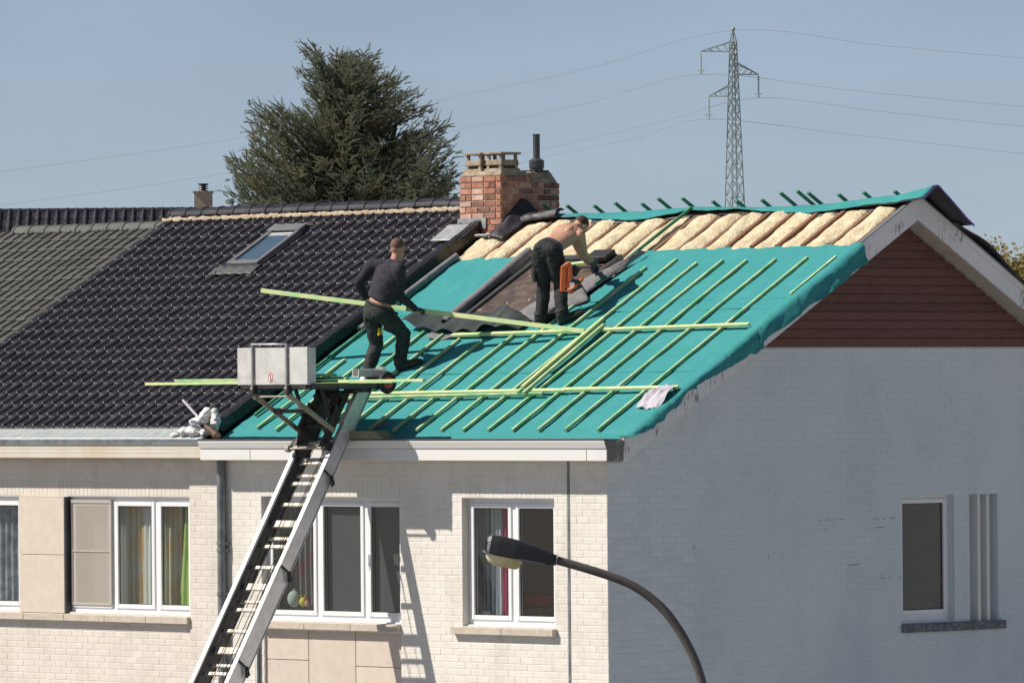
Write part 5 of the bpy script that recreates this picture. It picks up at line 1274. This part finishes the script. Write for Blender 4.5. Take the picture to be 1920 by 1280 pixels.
# shoulder blades and spine
mid = K['pel'].lerp(K['neck'], .68)
bkd = f2 if f2.z > 0 else -f2
for s_ in (-1, 1): mb.ball(mid+lat2*s_*.085+bkd*.075, (.055, .085, .040), 12, axes=(lat2, a2, bkd))
for t in (.3, .4, .5, .6, .7, .8): mb.ball(K['pel'].lerp(K['neck'], t)+bkd*.108, .014, 8)
g2 = UPS
obj('body', remesh(mb, .0065, 4), 'skin', man2, smooth=True)
mb = MB(); mb.ball(K['head']+hu2*.032-hf2*.022, (.0805, .093, .092), 20, axes=(hf2.cross(hu2).normalized(), hf2, hu2)); obj('hair', remesh(mb, .008, 2), 'hair', man2, smooth=True)
trousers(K, man2, 'jeans', lat2, f2, .15)
mb = MB(); P = lambda t: K['pel'].lerp(K['neck'], t)
mb.loft([(P(.13), lat2*.176, f2*.130), (P(.19), lat2*.172, f2*.126)], 24); obj('waistband', mb, 'bluewaist', man2, smooth=True)
mb = MB(); boot(mb, K['lan'], K['lan']+facing2*.25+Vector((0, 0, .0)), NRM); obj('boot', remesh(mb, .008, 2), 'leather', man2, smooth=True); mb = MB(); boot(mb, K['ran'], K['ran']+(RIGHT*.9+FWD*.2).normalized()*.25, NRM); obj('boot', remesh(mb, .008, 2), 'leather', man2, smooth=True)
mb = MB(); hand(mb, K['rwr'], K['rpalm'], g2, -1, r=.015, w_=1.28); seg(mb, K['rel'].lerp(K['rwr'], .92), K['rwr'], .036, .036); obj('glove', remesh(mb, .0065, 1), 'glove', man2, smooth=True)
mb = MB(); hand(mb, K['lwr'], K['lwr']+(K['lwr']-K['lel']).normalized()*.09, g2, 1, r=.015, w_=1.28); obj('glove', remesh(mb, .0065, 1), 'glove', man2, smooth=True)
mb = MB(); q = P(.12)-bkd*.0-FWD*.135-RIGHT*.03; mb.box(q-Vector((.02, .02, .01)), q+Vector((.02, .02, .012))); obj('label_patch', mb, 'yellow', man2)
mb = MB(); q = K['lhip'].lerp(K['lkn'], .55)-RIGHT*.085; mb.loft([(q+upv*.10, RIGHT*.03, FWD*.07), (q, RIGHT*.045, FWD*.08), (q-upv*.12, RIGHT*.03, FWD*.07)], 10); obj('thigh_pocket', remesh(mb, .01, 2), 'jeans', man2, smooth=True)

# nail gun on the second worker's hip
ng = thing('nail_gun', "orange nail gun hanging at the bent worker's hip", 'nail gun', p2(1070, 545, -.12))
n2 = lambda x, y, o=0.0: p2(x, y, -.30+o)
mb = MB(); mb.bar(n2(1057, 498), n2(1055, 547), .065, .06, up=FWD); mb.bar(n2(1054, 503), n2(1070, 493), .055, .06, up=FWD); mb.bar(n2(1068, 494), n2(1070, 530), .055, .06, up=FWD); mb.bar(n2(1062, 500, .01), n2(1063, 540, .01), .06, .04, up=FWD); obj('magazine', mb, 'orange', ng, bevel=.010)
mb = MB(); mb.loft([(n2(1066, 543), RIGHT*.05+UP*.02, FWD*.06), (n2(1077, 538), RIGHT*.03+UP*.085, FWD*.07), (n2(1088, 531), RIGHT*.03+UP*.075, FWD*.06), (n2(1092, 528), RIGHT*.02+UP*.03, FWD*.04)], 14); obj('housing', remesh(mb, .008, 2), 'orange', ng, smooth=True)
mb = MB(); mb.bar(n2(1070, 524, -.05), n2(1088, 530, -.05), .05, .05, up=FWD); mb.bar(n2(1074, 545, -.04), n2(1091, 536, -.04), .035, .06, up=FWD); mb.bar(n2(1073, 515, .03), n2(1082, 500, .05), .10, .10, up=FWD); obj('grip', mb, 'rubber', ng, bevel=.010)
mb = MB(); mb.bar(n2(1051, 506, .01), n2(1051, 548, .01), .02, .035, up=FWD); mb.bar(n2(1054, 548), n2(1060, 556), .03, .03, up=FWD); obj('nail_strip', mb, 'black', ng, bevel=.004)
mb = MB(); mb.tube([n2(1060, 498), n2(1056, 488, .06), n2(1050, 478, .10)], .008, 6); obj('belt_hook', mb, 'black', ng)

# ------------------------------------------------------------------ small things on the roof
mb = MB()
def cl(u, v):
    A = on_roof(1192, 764, .02); B = on_roof(1236, 766, .02); Cc = on_roof(1266, 723, .09); Dd = on_roof(1240, 722, .085)
    P = A.lerp(B, v).lerp(Dd.lerp(Cc, v), u); return P+NRM*(.012*math.sin(v*11+u*3)+.022*noise.noise(Vector((v*5.3, u*1.6, 4)))+.03*math.sin(math.pi*u)**2+.014*fbm((u*5, v*8, 1)))+Vector((.03*noise.noise(Vector((u*3, v*2, 8))), 0, 0))
mb.sheet(cl, 24, 30, .006); obj('cloth', mb, 'lav', None, smooth=True, label='crumpled lavender grey cloth on the end of the lower batten', cat='cloth')
def sack(pts, label, seed, amp=.03):
    mb = MB()
    for p, r_ in pts: mb.ball(p, r_, 14)
    return obj('white_sack', remesh(mb, .012, 3, lambda c, n: amp*fbm(c*8+Vector((seed, 0, 0)))+.012*fbm(c*24)), 'bagwhite', None, smooth=True, label=label, cat='sack', group='white sacks at the gutter')
e = lambda px, py, y=-.15: at_y(px, py, y)
sack([(e(328, 815, -.2), (.08, .06, .03)), (e(345, 809, -.2), (.09, .08, .055)), (e(365, 806, -.2), (.12, .09, .07)), (e(385, 809, -.2), (.09, .08, .05))], 'flat white sack lying along the zinc gutter', 1)
sack([(e(368, 792, -.08), (.08, .07, .05)), (e(382, 785, -.06), (.07, .07, .08)), (e(388, 775, -.04), (.05, .05, .07))], 'upright crumpled white sack at the tile edge left of the lift', 5)
sack([(e(402, 776, .0), (.05, .05, .07)), (e(404, 790, -.05), (.055, .06, .09)), (e(402, 800, -.1), (.05, .06, .05))], 'narrow white sack with bluish side nearest the verge tiles', 9, .018)
mb = MB(); mb.tube([e(343, 750, -.02), e(372, 782, -.06)], .016, 10); mb.tube([e(372, 782, -.06), e(376, 787, -.06)], .012, 10); obj('white_tube', mb, 'lav', None, smooth=True, label='thin white tube sticking up out of the sacks', cat='tube', angle=40)
mb = MB(); mb.tube([e(388, 800, -.25), e(408, 817, -.30)], [.045, .05], 14); mb.tube([e(408, 817, -.30), e(414, 820, -.30)], [.05, .02], 14); obj('brown_tube', mb, 'bottle', None, smooth=True, label='short brown cardboard tube beside the white sacks', cat='tube', angle=40)
scr = [((705, 801), .06, .05), ((716, 798), .08, .03), ((690, 838-40), .05, .04), ((735, 690+95), .05, .03), ((575, 690), .05, .04), ((860, 622), .05, .03)]
for i, (p, w_, d_) in enumerate(scr[:2]):
    P = on_roof(p[0], p[1], .012); mb = MB(); mb.obox(P, (w_, 0, 0), UPS*d_+NRM*.02, NRM*.006); obj('membrane_scrap', mb, 'greymat', None, label=('grey scrap of membrane', 'thin grey offcut of membrane')[i]+' on the teal roof right of the hoist', cat='scrap')

# ------------------------------------------------------------------ curtains and things behind the glass
def curtain(x0, x1, z0, z1, y, folds, amp, m_, label, group=None, taper=None):
    x0 -= y*.95; x1 -= y*.95
    def f(u, v):
        xa, xb = (x0, x1) if not taper else (x0+taper*v, x1)
        x = xa+(xb-xa)*u
        return Vector((x, y+amp*math.sin(u*folds*2*math.pi+.4*math.sin(v*3))+.3*amp*fbm((u*6, v*2, folds)), z1-(z1-z0)*v))
    mb = MB(); mb.sheet(f, max(12, folds*8), 8, .003); return obj('curtain', mb, m_, None, smooth=True, label=label, cat='curtain', group=group)
curtain(W1[0]+.85, W1[0]+1.42, 3.7, 5.2, .30, 6, .035, 'curtyellow', 'cream and ochre curtain in the middle light of the ochre curtained window')
curtain(e1[1]+.08, e1[1]+.30, 3.7, 5.2, .275, 3, .02, 'curtwhite', 'sheer white curtain left in the middle light of the ochre curtained window')
curtain(e1[2]-.22, e1[2]-.05, 3.7, 5.2, .27, 2, .02, 'curtwhite', 'narrow sheer white curtain right in the middle light beside the mullion')
curtain(e1[2]+.05, e1[2]+.5, 3.7, 5.2, .30, 5, .03, 'curtyellow', 'ochre curtain behind the green curtain')
curtain(e1[2]+.12, e1[2]+.20, 3.7, 4.9, .26, 1, .015, 'curtwhite', 'white curtain strip left of the lime green curtain')
curtain(W1[1]-.10, W1[1]-.02, 3.7, 5.2, .24, 2, .02, 'curtgreen', 'lime green curtain at the right of the left house window', taper=-.16)
curtain(W1[0]+.06, e1[1]-.04, 3.7, 5.2, .27, 9, .03, 'curtwhite', 'pale sheer curtain behind the beige fly screen')
curtain(W0[0]+.2, W0[1]-.02, 3.7, 5.2, .27, 14, .03, 'curtblue', 'patterned blue grey sheer curtain in the leftmost window')
curtain(W2[0]+.12, e2[1]-.02, 3.7, 5.2, .34, 8, .04, 'curtprint', 'printed curtain behind the hoist ladder')
curtain(W3[0]+.10, W3[0]+.42, 3.7, 5.2, .28, 6, .035, 'curtgrey', 'dark grey curtain in the two light window')
curtain(W3[0]+.36, W3[0]+.64, 3.7, 5.2, .31, 4, .03, 'curtpale', 'pale blue curtain beside the dark grey one')
curtain(W3[0]+.63, W3[0]+.72, 3.7, 5.2, .30, 1, .02, 'magenta', 'narrow magenta curtain strip behind the lamp head')
t_ = thing('bench', 'red cushioned wooden bench inside the two light window', 'bench', (-2.1, 1.0, 2.9))
mb = MB(); mb.box((-2.52, .80, 3.93), (-1.90, 1.20, 4.08)); obj('cushion', mb, 'red', t_, bevel=.03)
mb = MB(); mb.box((-2.60, .77, 3.87), (-1.86, 1.23, 3.925)); obj('seat_frame', mb, 'wood', t_)
for x in (-2.58, -1.91):
    for y in (.79, 1.17): mb = MB(); mb.box((x, y, 2.9), (x+.04, y+.04, 3.868)); obj('leg', mb, 'wood', t_)
mb = MB(); mb.box((-2.28, .20, 3.735), (-2.13, .26, 3.90)); obj('gift_box', mb, 'pinkbox', None, label='small pink and white box on the inner window ledge', cat='box', bevel=.004)
def plush(name, c, r, m_, label, ears=0):
    t = thing(name, label, 'soft toy', c-Vector((0, 0, r*1.15))); mb = MB(); mb.ball(c, (r, r*.8, r*1.15), 16)
    if not ears: mb.tube([c+Vector((0, 0, r*1.0)), c+Vector((.01, 0, r*1.35))], [r*.2, r*.12], 8)
    obj('plush_body', mb, m_, t, smooth=True)
    for k_ in range(ears):
        s_ = -1 if k_ % 2 else 1
        mb = MB(); b_ = c+Vector((s_*r*.45, 0, r*.9)); mb.tube([b_, b_+Vector((s_*r*.2, 0, r*.55))], r*.13, 6); mb.ball(b_+Vector((s_*r*.2, 0, r*.6)), r*.22, 8); obj('feeler', mb, m_, t, smooth=True)
tz = 3.81
def onledge(px, py): return at_y(px, py, .235)
c_ = onledge(551, 1122); plush('soft_toy', c_, .085, 'toygreen', 'round pale green soft toy on the window ledge behind the ladder')
c_ = onledge(568, 1128); plush('soft_toy', c_, .048, 'toyyellow', 'small yellow soft toy with feelers beside the pale green one', 2)
c_ = onledge(575.5, 1131); plush('soft_toy', c_, .032, 'toypink', 'tiny salmon soft toy beside the yellow one')
mb = MB(); mb.box((W2[0], .18, 3.76), (W2[1], .45, 3.80)); obj('inner_ledge', mb, 'pvc', house_a)
mb = MB(); mb.box((W3[0], .18, 3.70), (W3[1], .45, 3.733)); obj('inner_ledge', mb, 'pvc', house_a)

# ------------------------------------------------------------------ street lamp in front
DL = 62.0
L = lambda x, y, o=0.0: at_depth(x, y, DL+o)
pole_px = [(1030, 1046), (1070, 1057), (1130, 1075), (1180, 1094), (1215, 1116), (1245, 1143), (1270, 1176), (1290, 1210), (1306, 1245), (1318, 1285), (1325, 1325), (1328, 1380)]
top = L(1328, 1400)
lamp = thing('street_lamp', 'dark street lamp with curved arm and yellowed glass bowl', 'street lamp', (top.x, top.y, 0))
ctl = [L(*p) for p in pole_px]+[Vector((top.x, top.y, z_)) for z_ in (2.6, 1.2, 0.0)]
crad = [.040]*5+[.042]*7+[.05, .06, .07]; pts, prad = [], []
for i in range(len(ctl)-1):
    a, b, pa, pb = ctl[i], ctl[i+1], ctl[max(i-1, 0)], ctl[min(i+2, len(ctl)-1)]
    for k in (0, .25, .5, .75):
        pts.append(a*(2*k**3-3*k*k+1)+(b-pa)*.5*(k**3-2*k*k+k)+b*(-2*k**3+3*k*k)+(pb-a)*.5*(k**3-k*k)); prad.append(crad[i]+(crad[i+1]-crad[i])*k)
pts.append(ctl[-1]); prad.append(crad[-1])
mb = MB(); mb.tube(pts, prad, 16); obj('pole', mb, 'lamppole', lamp, smooth=True)
hx = (L(905, 1020)-L(1043, 1048)).normalized(); hn = UP-hx*UP.dot(hx); hn.normalize(); hs_ = hx.cross(hn).normalized()
O = L(1043, 1052)
def hp(a, b, c=0): return O+hx*a+hn*b+hs_*c
def hring(a, bt, bb, wd):                           # rounded trapezoid section of the housing
    V = []
    for (c, b) in ((-.55, 1), (.55, 1), (.85, .75), (1, 0.0), (-1, 0.0), (-.85, .75)): V.append(hp(a, bb+(bt-bb)*b, wd*c))
    return V
secs = [(-.005, .055, -.035, .055), (.10, .080, -.045, .075), (.25, .105, -.045, .105), (.40, .125, -.048, .125), (.56, .130, -.050, .130), (.63, .120, -.045, .125), (.675, .085, -.02, .105)]
mb = MB(); rings = [hring(*s_) for s_ in secs]; n = 6
V = [v for r_ in rings for v in r_]; Fq = [(i*n+j, i*n+(j+1) % n, (i+1)*n+(j+1) % n, (i+1)*n+j) for i in range(len(secs)-1) for j in range(n)]
Fq += [tuple(range(n)), tuple((len(secs)-1)*n+j for j in reversed(range(n)))]
mb.add(V, Fq, 0)
for i in range(len(mb.f)):
    pass
hd = obj('housing', mb, 'lampbody', lamp, bevel=.010)
mb = MB(); mb.add(rings[-2]+rings[-1], [(j, (j+1) % n, n+(j+1) % n, n+j) for j in range(n)]+[tuple(n+j for j in reversed(range(n)))])
mb.v = [tuple(Vector(v)+hx*.004+hn*.003) for v in mb.v]; obj('front_cap', mb, 'lampfront', hd, bevel=.006)
mb = MB(); mb.prism([hp(.09, -.046, -.07), hp(.09, -.046, .07), hp(.30, -.053, .11), hp(.66, -.052, .118), hp(.69, -.045, .09), hp(.69, -.045, -.09), hp(.66, -.052, -.118), hp(.30, -.053, -.11)], hn*.014); obj('rim', mb, 'lampfront', hd)
mb = MB(); mb.loft([(hp(.485, -.055), hx*.175, hs_*.105), (hp(.485, -.085), hx*.172, hs_*.103), (hp(.475, -.125), hx*.150, hs_*.085), (hp(.46, -.150), hx*.105, hs_*.055)], 18); obj('glass_bowl', mb, 'lampglass', lamp, smooth=True, angle=35)
mb = MB(); mb.tube([hp(.695, -.055, -.02), hp(.695, -.055, .02)], .012, 8); mb.box(hp(.68, -.05)-Vector((.012, .012, .015)), hp(.68, -.05)+Vector((.012, .012, .015))); obj('latch', mb, 'lampfront', lamp)

# ------------------------------------------------------------------ far house and its chimney behind the left roofs
DD = 150.0
hd_ = thing('house', 'far house whose black tiled roof shows above the grey ridge', 'house', at_depth(60, 700, DD+3))
hd_.location.z = 0; ORG[hd_.name] = Vector(hd_.location)
rl, rr = at_depth(-120, 396, DD), at_depth(560, 391, DD)
axx = (rr-rl); axx.z = 0; Lr = axx.length; axx.normalize(); fwd = Vector((-axx.y, axx.x, 0)); zt = rl.z
dn_f = (-fwd*1.0+Vector((0, 0, -.75))).normalized(); dn_b = (fwd*1.0+Vector((0, 0, -.75))).normalized()
mb = MB(); A = Vector((rl.x, rl.y, zt)); 
mb.prism([A, A+dn_f*4.5, A+dn_f*4.5-Vector((0, 0, .1)), A-Vector((0, 0, .12)), A+dn_b*4.5-Vector((0, 0, .1)), A+dn_b*4.5], axx*Lr); rd = obj('roof', mb, 'deck', hd_)
lo_ = A+dn_f*4.2; hi_ = A+dn_b*4.2
mb = MB(); mb.prism([Vector((lo_.x, lo_.y, 0)), Vector((hi_.x, hi_.y, 0)), Vector((hi_.x, hi_.y, hi_.z-.1)), A-Vector((0, 0, .2)), Vector((lo_.x, lo_.y, lo_.z-.1))], axx*Lr); obj('wall', mb, 'cream_b', hd_)
fme = tile_mesh(.215, .36, .075, .045, .012, 'btile'); fme.set_sharp_from_angle(angle=R(60))
up_f = -dn_f; nf = axx.cross(up_f).normalized()
Rm = Matrix((( axx.x, up_f.x, nf.x, 0), (axx.y, up_f.y, nf.y, 0), (axx.z, up_f.z, nf.z, 0), (0, 0, 0, 1)))
mws = []
for j in range(4):
    for i in range(int(Lr/.215)):
        P = A+axx*(i*.215)+dn_f*(.36+j*.30)+nf*.02
        px, py, _z = proj(P)
        if -40 < px < 345: mws.append(Matrix.Translation(P) @ Rm)
pieces('tile', 'remaining_tiles', fme, rd, mws, 120, 'btile', True, 60)
frm = ridge_tile(.43, .10, 'btile'); RA = Matrix(((axx.x, fwd.x, 0, 0), (axx.y, fwd.y, 0, 0), (0, 0, 1, 0), (0, 0, 0, 1)))
for i in range(int(Lr/.42)):
    P = A+axx*(i*.42)+Vector((0, 0, -.045))
    if proj(P)[0] < 345: inst('ridge_tile', frm, rd, Matrix.Translation(P) @ RA)
cc = at_depth(381.5, 388, DD+1.0)
mb = MB(); h_ = .20
mb.obox(cc-axx*h_-fwd*h_-Vector((0, 0, .8)), axx*2*h_, fwd*2*h_, Vector((0, 0, 1.12))); fch = obj('chimney', mb, 'brickjoint', hd_)
mb = MB(); mb.obox(cc-axx*(h_+.03)-fwd*(h_+.03)+Vector((0, 0, .32)), axx*2*(h_+.03), fwd*2*(h_+.03), Vector((0, 0, .035))); obj('chimney_slab', mb, 'concrete', fch)
mb = MB()
for k_, zz in enumerate((.355, .40, .445, .49)): mb.tube([cc+Vector((0, 0, zz)), cc+Vector((0, 0, zz+.022))], [.115, .10], 14)
mb.tube([cc+Vector((0, 0, .35)), cc+Vector((0, 0, .5))], .06, 10); mb.tube([cc+Vector((0, 0, .515)), cc+Vector((0, 0, .53))], .125, 14); obj('chimney_pot', mb, 'steel', fch, smooth=True, angle=40)

# ------------------------------------------------------------------ big cedar
def cedar():
    D = 180.0; r = random.Random(11); nr_ = np.random.default_rng(5)
    base = at_depth(650, 400, D); base.z = 0
    sx = D/F_PX
    topz = at_depth(600, 78, D).z
    t = thing('cedar_tree', 'large dark blue green cedar behind the black tiled roof', 'tree', base)
    rt = RIGHT.copy(); rt.z = 0; rt.normalize(); fw_ = Vector((-rt.y, rt.x, 0))
    # crown outline read off the silhouette of the tree
    sil = [(720, 60), (860, 130), (960, 180), (1060, 135), (1150, 160), (1240, 250), (1330, 260), (1390, 300), (1420, 370), (1490, 410), (1530, 490), (1590, 590), (1650, 630), (1715, 690), (1740, 800),
           (1780, 940), (1770, 1180), (1780, 1600), (200, 1600), (150, 1170), (180, 1090), (120, 945), (150, 850), (310, 860), (235, 620), (260, 565), (355, 540), (350, 430), (415, 430), (490, 540), (570, 490), (640, 510), (585, 340), (655, 310), (660, 235), (705, 205), (695, 85)]
    sil = [(390+x/3.765, 60+y/3.765) for x, y in sil]
    def inside(x, y):
        c = False
        for (x0, y0), (x1, y1) in zip(sil, sil[1:]+sil[:1]):
            if (y0 > y) != (y1 > y) and x < (x1-x0)*(y-y0)/(y1-y0)+x0: c = not c
        return c
    tr = MB(); ctr = lambda z_: base+Vector((0, 0, z_))+rt*(-.35*(z_/topz)**2)
    tr.tube([ctr(z_) for z_ in np.linspace(0, topz-.6, 14)], list(np.linspace(.42, .03, 14)), 9)
    tr.tube([ctr(9.5), ctr(9.5)+rt*1.0+Vector((0, 0, 2)), ctr(9.5)+rt*1.5+Vector((0, 0, 4.2))], [.18, .12, .04], 7)
    tr.tube([ctr(9.0), ctr(9.0)-rt*1.2+Vector((0, 0, 1.6)), ctr(9.0)-rt*2.2+Vector((0, 0, 3.2))], [.18, .12, .04], 7)
    V = []; Fc = []
    def needle_spray(P, d, L_, droop):
        """a branchlet: rosettes of short needles along a twig that arches over"""
        side = d.cross(Vector((0, 0, 1))); side = side.normalized() if side.length > 1e-3 else rt.copy()
        n = max(5, int(L_/.055)); Q = Vector(P); dd = Vector(d)
        for i in range(n):
            k = i/n; dd = (dd+Vector((0, 0, -droop*.10))).normalized(); Q = Q+dd*(L_/n)
            w_ = .125*(1-.70*k)*r.uniform(.7, 1.2)
            for s_ in (-1, 1):
                e_ = (side*s_*r.uniform(.6, 1.0)+dd*r.uniform(.3, .9)+Vector((0, 0, r.uniform(-.25, .45)))).normalized()*w_
                c = e_.cross(dd); c = c.normalized()*.014 if c.length > 1e-4 else side*.014
                b = len(V); V.extend(((Q-c).to_tuple(), (Q+c).to_tuple(), (Q+e_).to_tuple())); Fc.append((b, b+1, b+2))
                e2_ = (dd*.8+side*s_*.25+Vector((0, 0, r.uniform(-.1, .5)))).normalized()*w_*.9
                b = len(V); V.extend(((Q-c).to_tuple(), (Q+c).to_tuple(), (Q+e2_).to_tuple())); Fc.append((b, b+1, b+2))
    made = 0
    while made < 560:
        px = r.uniform(405, 875); py = 68+(455-68)*(r.random()**.9)
        if not inside(px, py): continue
        made += 1
        P0 = at_depth(px, py, D); lat_ = (P0-base).dot(rt); wid = 1.2+2.3*min(1, (py-70)/240)
        dep = r.uniform(-1, 1)*math.sqrt(max(.05, 1-min(1, abs(lat_)/(wid*1.5))**2))*wid
        tip = P0+fw_*dep
        hor = Vector((tip.x-base.x, tip.y-base.y, 0)); R_ = hor.length
        st = ctr(max(4.5, tip.z-.25-R_*r.uniform(.55, 1.0)))
        pts = []
        for k in np.linspace(0, 1, 7):
            p = st.lerp(tip, k); p.z += R_*.07*math.sin(math.pi*k); pts.append(p)
        tr.tube(pts, list(np.linspace(.045, .008, 7)), 4, caps=False)
        ns = int(20+R_*5); k0 = max(.2, 1-1.9/max(R_, .8))
        for i in range(ns):
            k = k0+(1-k0)*(i+r.random())/ns; kk = k*6; j = min(int(kk), 5); P = pts[j].lerp(pts[j+1], kk-j)
            bd = (pts[j+1]-pts[j]).normalized(); sd = bd.cross(Vector((0, 0, 1))).normalized()*r.choice((-1, 1))
            d = (bd*r.uniform(.3, 1.0)+sd*r.uniform(.2, 1.1)+Vector((0, 0, r.uniform(-.25, .40)))).normalized()
            needle_spray(P+Vector((r.gauss(0, .07), r.gauss(0, .07), r.gauss(0, .05))), d, r.uniform(.20, .46), r.uniform(-1.4, 1.0))
        needle_spray(pts[-1]-(pts[-1]-pts[-2])*.5, (pts[-1]-pts[-2]).normalized(), .38, .25)
    obj('trunk', tr, 'bark', t, smooth=True)
    m_ = MB(); m_.v = V; m_.f = Fc; m_.mi = [0]*len(Fc); obj('crown', m_, 'cedar', t)
cedar()

# spring tree behind the gable at the right
def spring():
    D = 135.0; r = random.Random(3); base = at_depth(1908, 560, D); base.z = 0; topz = at_depth(1880, 436, D).z
    t = thing('young_tree', 'sparse yellowish spring tree behind the right roof slope', 'tree', base)
    rt = RIGHT.copy(); rt.z = 0; rt.normalize(); fw_ = Vector((-rt.y, rt.x, 0)); tr = MB(); V = []; Fc = []
    tr.tube([base, base+Vector((0, 0, topz*.5)), base+Vector((.1, 0, topz*.9))], [.16, .10, .03], 7)
    for q in range(130):
        z0_ = topz*r.uniform(.60, .90); az = r.uniform(0, 6.28); ln = r.uniform(.5, 1.3)*(1.5-z0_/topz*.75)
        hor = rt*math.cos(az)+fw_*math.sin(az); d = (hor+Vector((0, 0, r.uniform(.7, 1.7)))).normalized()
        p0 = base+Vector((0, 0, z0_)); pts = [p0+d*ln*k+Vector((0, 0, .06*k)) for k in (0, .5, 1)]
        tr.tube(pts, [.025, .016, .006], 4, caps=False)
        for i in range(90):
            k = r.uniform(.25, 1.08); P = p0+d*ln*k+Vector((r.gauss(0, .14), r.gauss(0, .14), r.gauss(0, .14)))
            a = Vector((r.gauss(0, 1), r.gauss(0, 1), r.gauss(0, 1))).normalized()*.048; b_ = a.cross(Vector((r.gauss(0, 1), r.gauss(0, 1), r.gauss(0, 1)))).normalized()*.032
            n = len(V); V.extend(((P-a).to_tuple(), (P+b_).to_tuple(), (P+a).to_tuple(), (P-b_).to_tuple())); Fc.append((n, n+1, n+2, n+3))
    obj('trunk', tr, 'bark', t, smooth=True); m_ = MB(); m_.v = V; m_.f = Fc; m_.mi = [0]*len(Fc); obj('crown', m_, 'spring', t)
spring()

# ------------------------------------------------------------------ pylon and its cables
DP = 460.0; S_ = DP/F_PX
pyl = thing('pylon', 'slender lattice power pylon with three arms behind the stripped roof', 'pylon', at_depth(1377, 600, DP))
pyl.location.z = 0; ORG[pyl.name] = Vector(pyl.location)
rt = RIGHT.copy(); rt.z = 0; rt.normalize(); fw_ = Vector((-rt.y, rt.x, 0))
Q = lambda px, py, dd=0.0: at_depth(px, py, DP)+fw_*dd
rotq = R(28); ux = rt*math.cos(rotq)+fw_*math.sin(rotq); uy = -rt*math.sin(rotq)+fw_*math.cos(rotq)
def half(py): return (6.5+11.5*(py-80)/300)*S_ if py > 80 else 6.5*S_
def axis(py): return at_depth(1374.5+.010*(py-50), py, DP)
mb = MB(); corners = [(1, 1), (1, -1), (-1, -1), (-1, 1)]
def cpt(py, c): return axis(py)+ux*c[0]*half(py)*.72+uy*c[1]*half(py)*.72
rows = [80, 97, 118, 140, 160, 181, 205, 228, 253, 280, 308, 338, 370, 405, 445, 490, 540, 600, 670, 750, 840, 910]
for c in corners: mb.bar(cpt(78, c), cpt(910, c), .075, .075, up=fw_)
for k_, (a, b) in enumerate(zip(rows, rows[1:])):
    for i in range(4):
        c, d = corners[i], corners[(i+1) % 4]
        mb.bar(cpt(a, c), cpt(b, d), .045, .045, up=fw_); mb.bar(cpt(a, d), cpt(b, c), .045, .045, up=fw_)
        if k_ % 2 == 0: mb.bar(cpt(a, c), cpt(a, d), .045, .045, up=fw_)
pk = axis(55)
for c in corners: mb.bar(cpt(80, c), pk, .06, .06, up=fw_)
mb.ball(pk, .16, 8); obj('tower_body', mb, 'pylon', pyl)
def arm(py_top, py_bot, px_tip, py_tip):
    mb = MB(); tip = at_depth(px_tip, py_tip, DP)
    sg = 1 if px_tip > 1375 else -1
    rootc = sorted(corners, key=lambda c: -sg*((ux*c[0]+uy*c[1]).dot(rt)))[:2]
    for c in rootc:
        a, b = cpt(py_top, c), cpt(py_bot, c); mb.bar(a, tip, .07, .07, up=fw_); mb.bar(b, tip, .07, .07, up=fw_)
        for k in (.25, .5, .75): mb.bar(a.lerp(tip, k), b.lerp(tip, max(0, k-.2)), .035, .035, up=fw_)
    mb.bar(cpt(py_bot, rootc[0]), cpt(py_bot, rootc[1]), .05, .05, up=fw_); obj('cross_arm', mb, 'pylon', pyl)
    return tip
def insul(tip, length_px):
    mb = MB(); b = tip-Vector((0, 0, length_px*S_)); mb.tube([tip, b], .03, 6)
    for k in np.linspace(.1, .9, 9): p = tip.lerp(b, k); mb.tube([p, p-Vector((0, 0, .06))], [.05, .115], 8)
    mb.bar(b-rt*.25+Vector((0, 0, .28)), b+rt*.25+Vector((0, 0, .28)), .04, .04); obj('insulator', mb, 'pylon', pyl); return b
b1 = insul(arm(79, 97, 1314, 97), 43); b2 = insul(arm(118, 140, 1422, 140), 44); b3 = insul(arm(160, 181, 1329, 181), 43)
def wire(pts, label):
    P = [at_depth(x, y, DP) for x, y in pts]
    out = []
    for i in range(len(P)-1):
        p0 = P[max(i-1, 0)]; p3 = P[min(i+2, len(P)-1)]
        for k in np.linspace(0, 1, 12)[:-1]:
            a, b = P[i], P[i+1]; m0 = (b-p0)*.5; m1 = (p3-a)*.5
            out.append(a*(2*k**3-3*k*k+1)+m0*(k**3-2*k*k+k)+b*(-2*k**3+3*k*k)+m1*(k**3-k*k))
    out.append(P[-1]); mb = MB(); mb.tube(out, .014, 5); obj('power_line', mb, 'wire', None, label=label, cat='power line', group='power lines on the pylon')
wire([(-300, 361), (0, 322), (430, 262), (820, 188), (1100, 129), (1376, 57), (1650, 85), (1920, 109), (2150, 124)], 'topmost power line running from the pylon tip')
wire([(-300, 419), (0, 385), (410, 327), (860, 243), (1100, 194), (1314, 140), (1600, 170), (1920, 200), (2150, 214)], 'power line hanging from the upper left arm of the pylon')
wire([(-300, 480), (0, 452), (440, 388), (860, 312), (1030, 277), (1240, 228), (1422, 184), (1650, 209), (1920, 237), (2150, 252)], 'power line hanging from the right arm of the pylon')
wire([(-300, 505), (0, 470), (440, 400), (860, 330), (1030, 293), (1200, 257), (1329, 224), (1600, 253), (1920, 288), (2150, 305)], 'power line hanging from the lower left arm of the pylon')
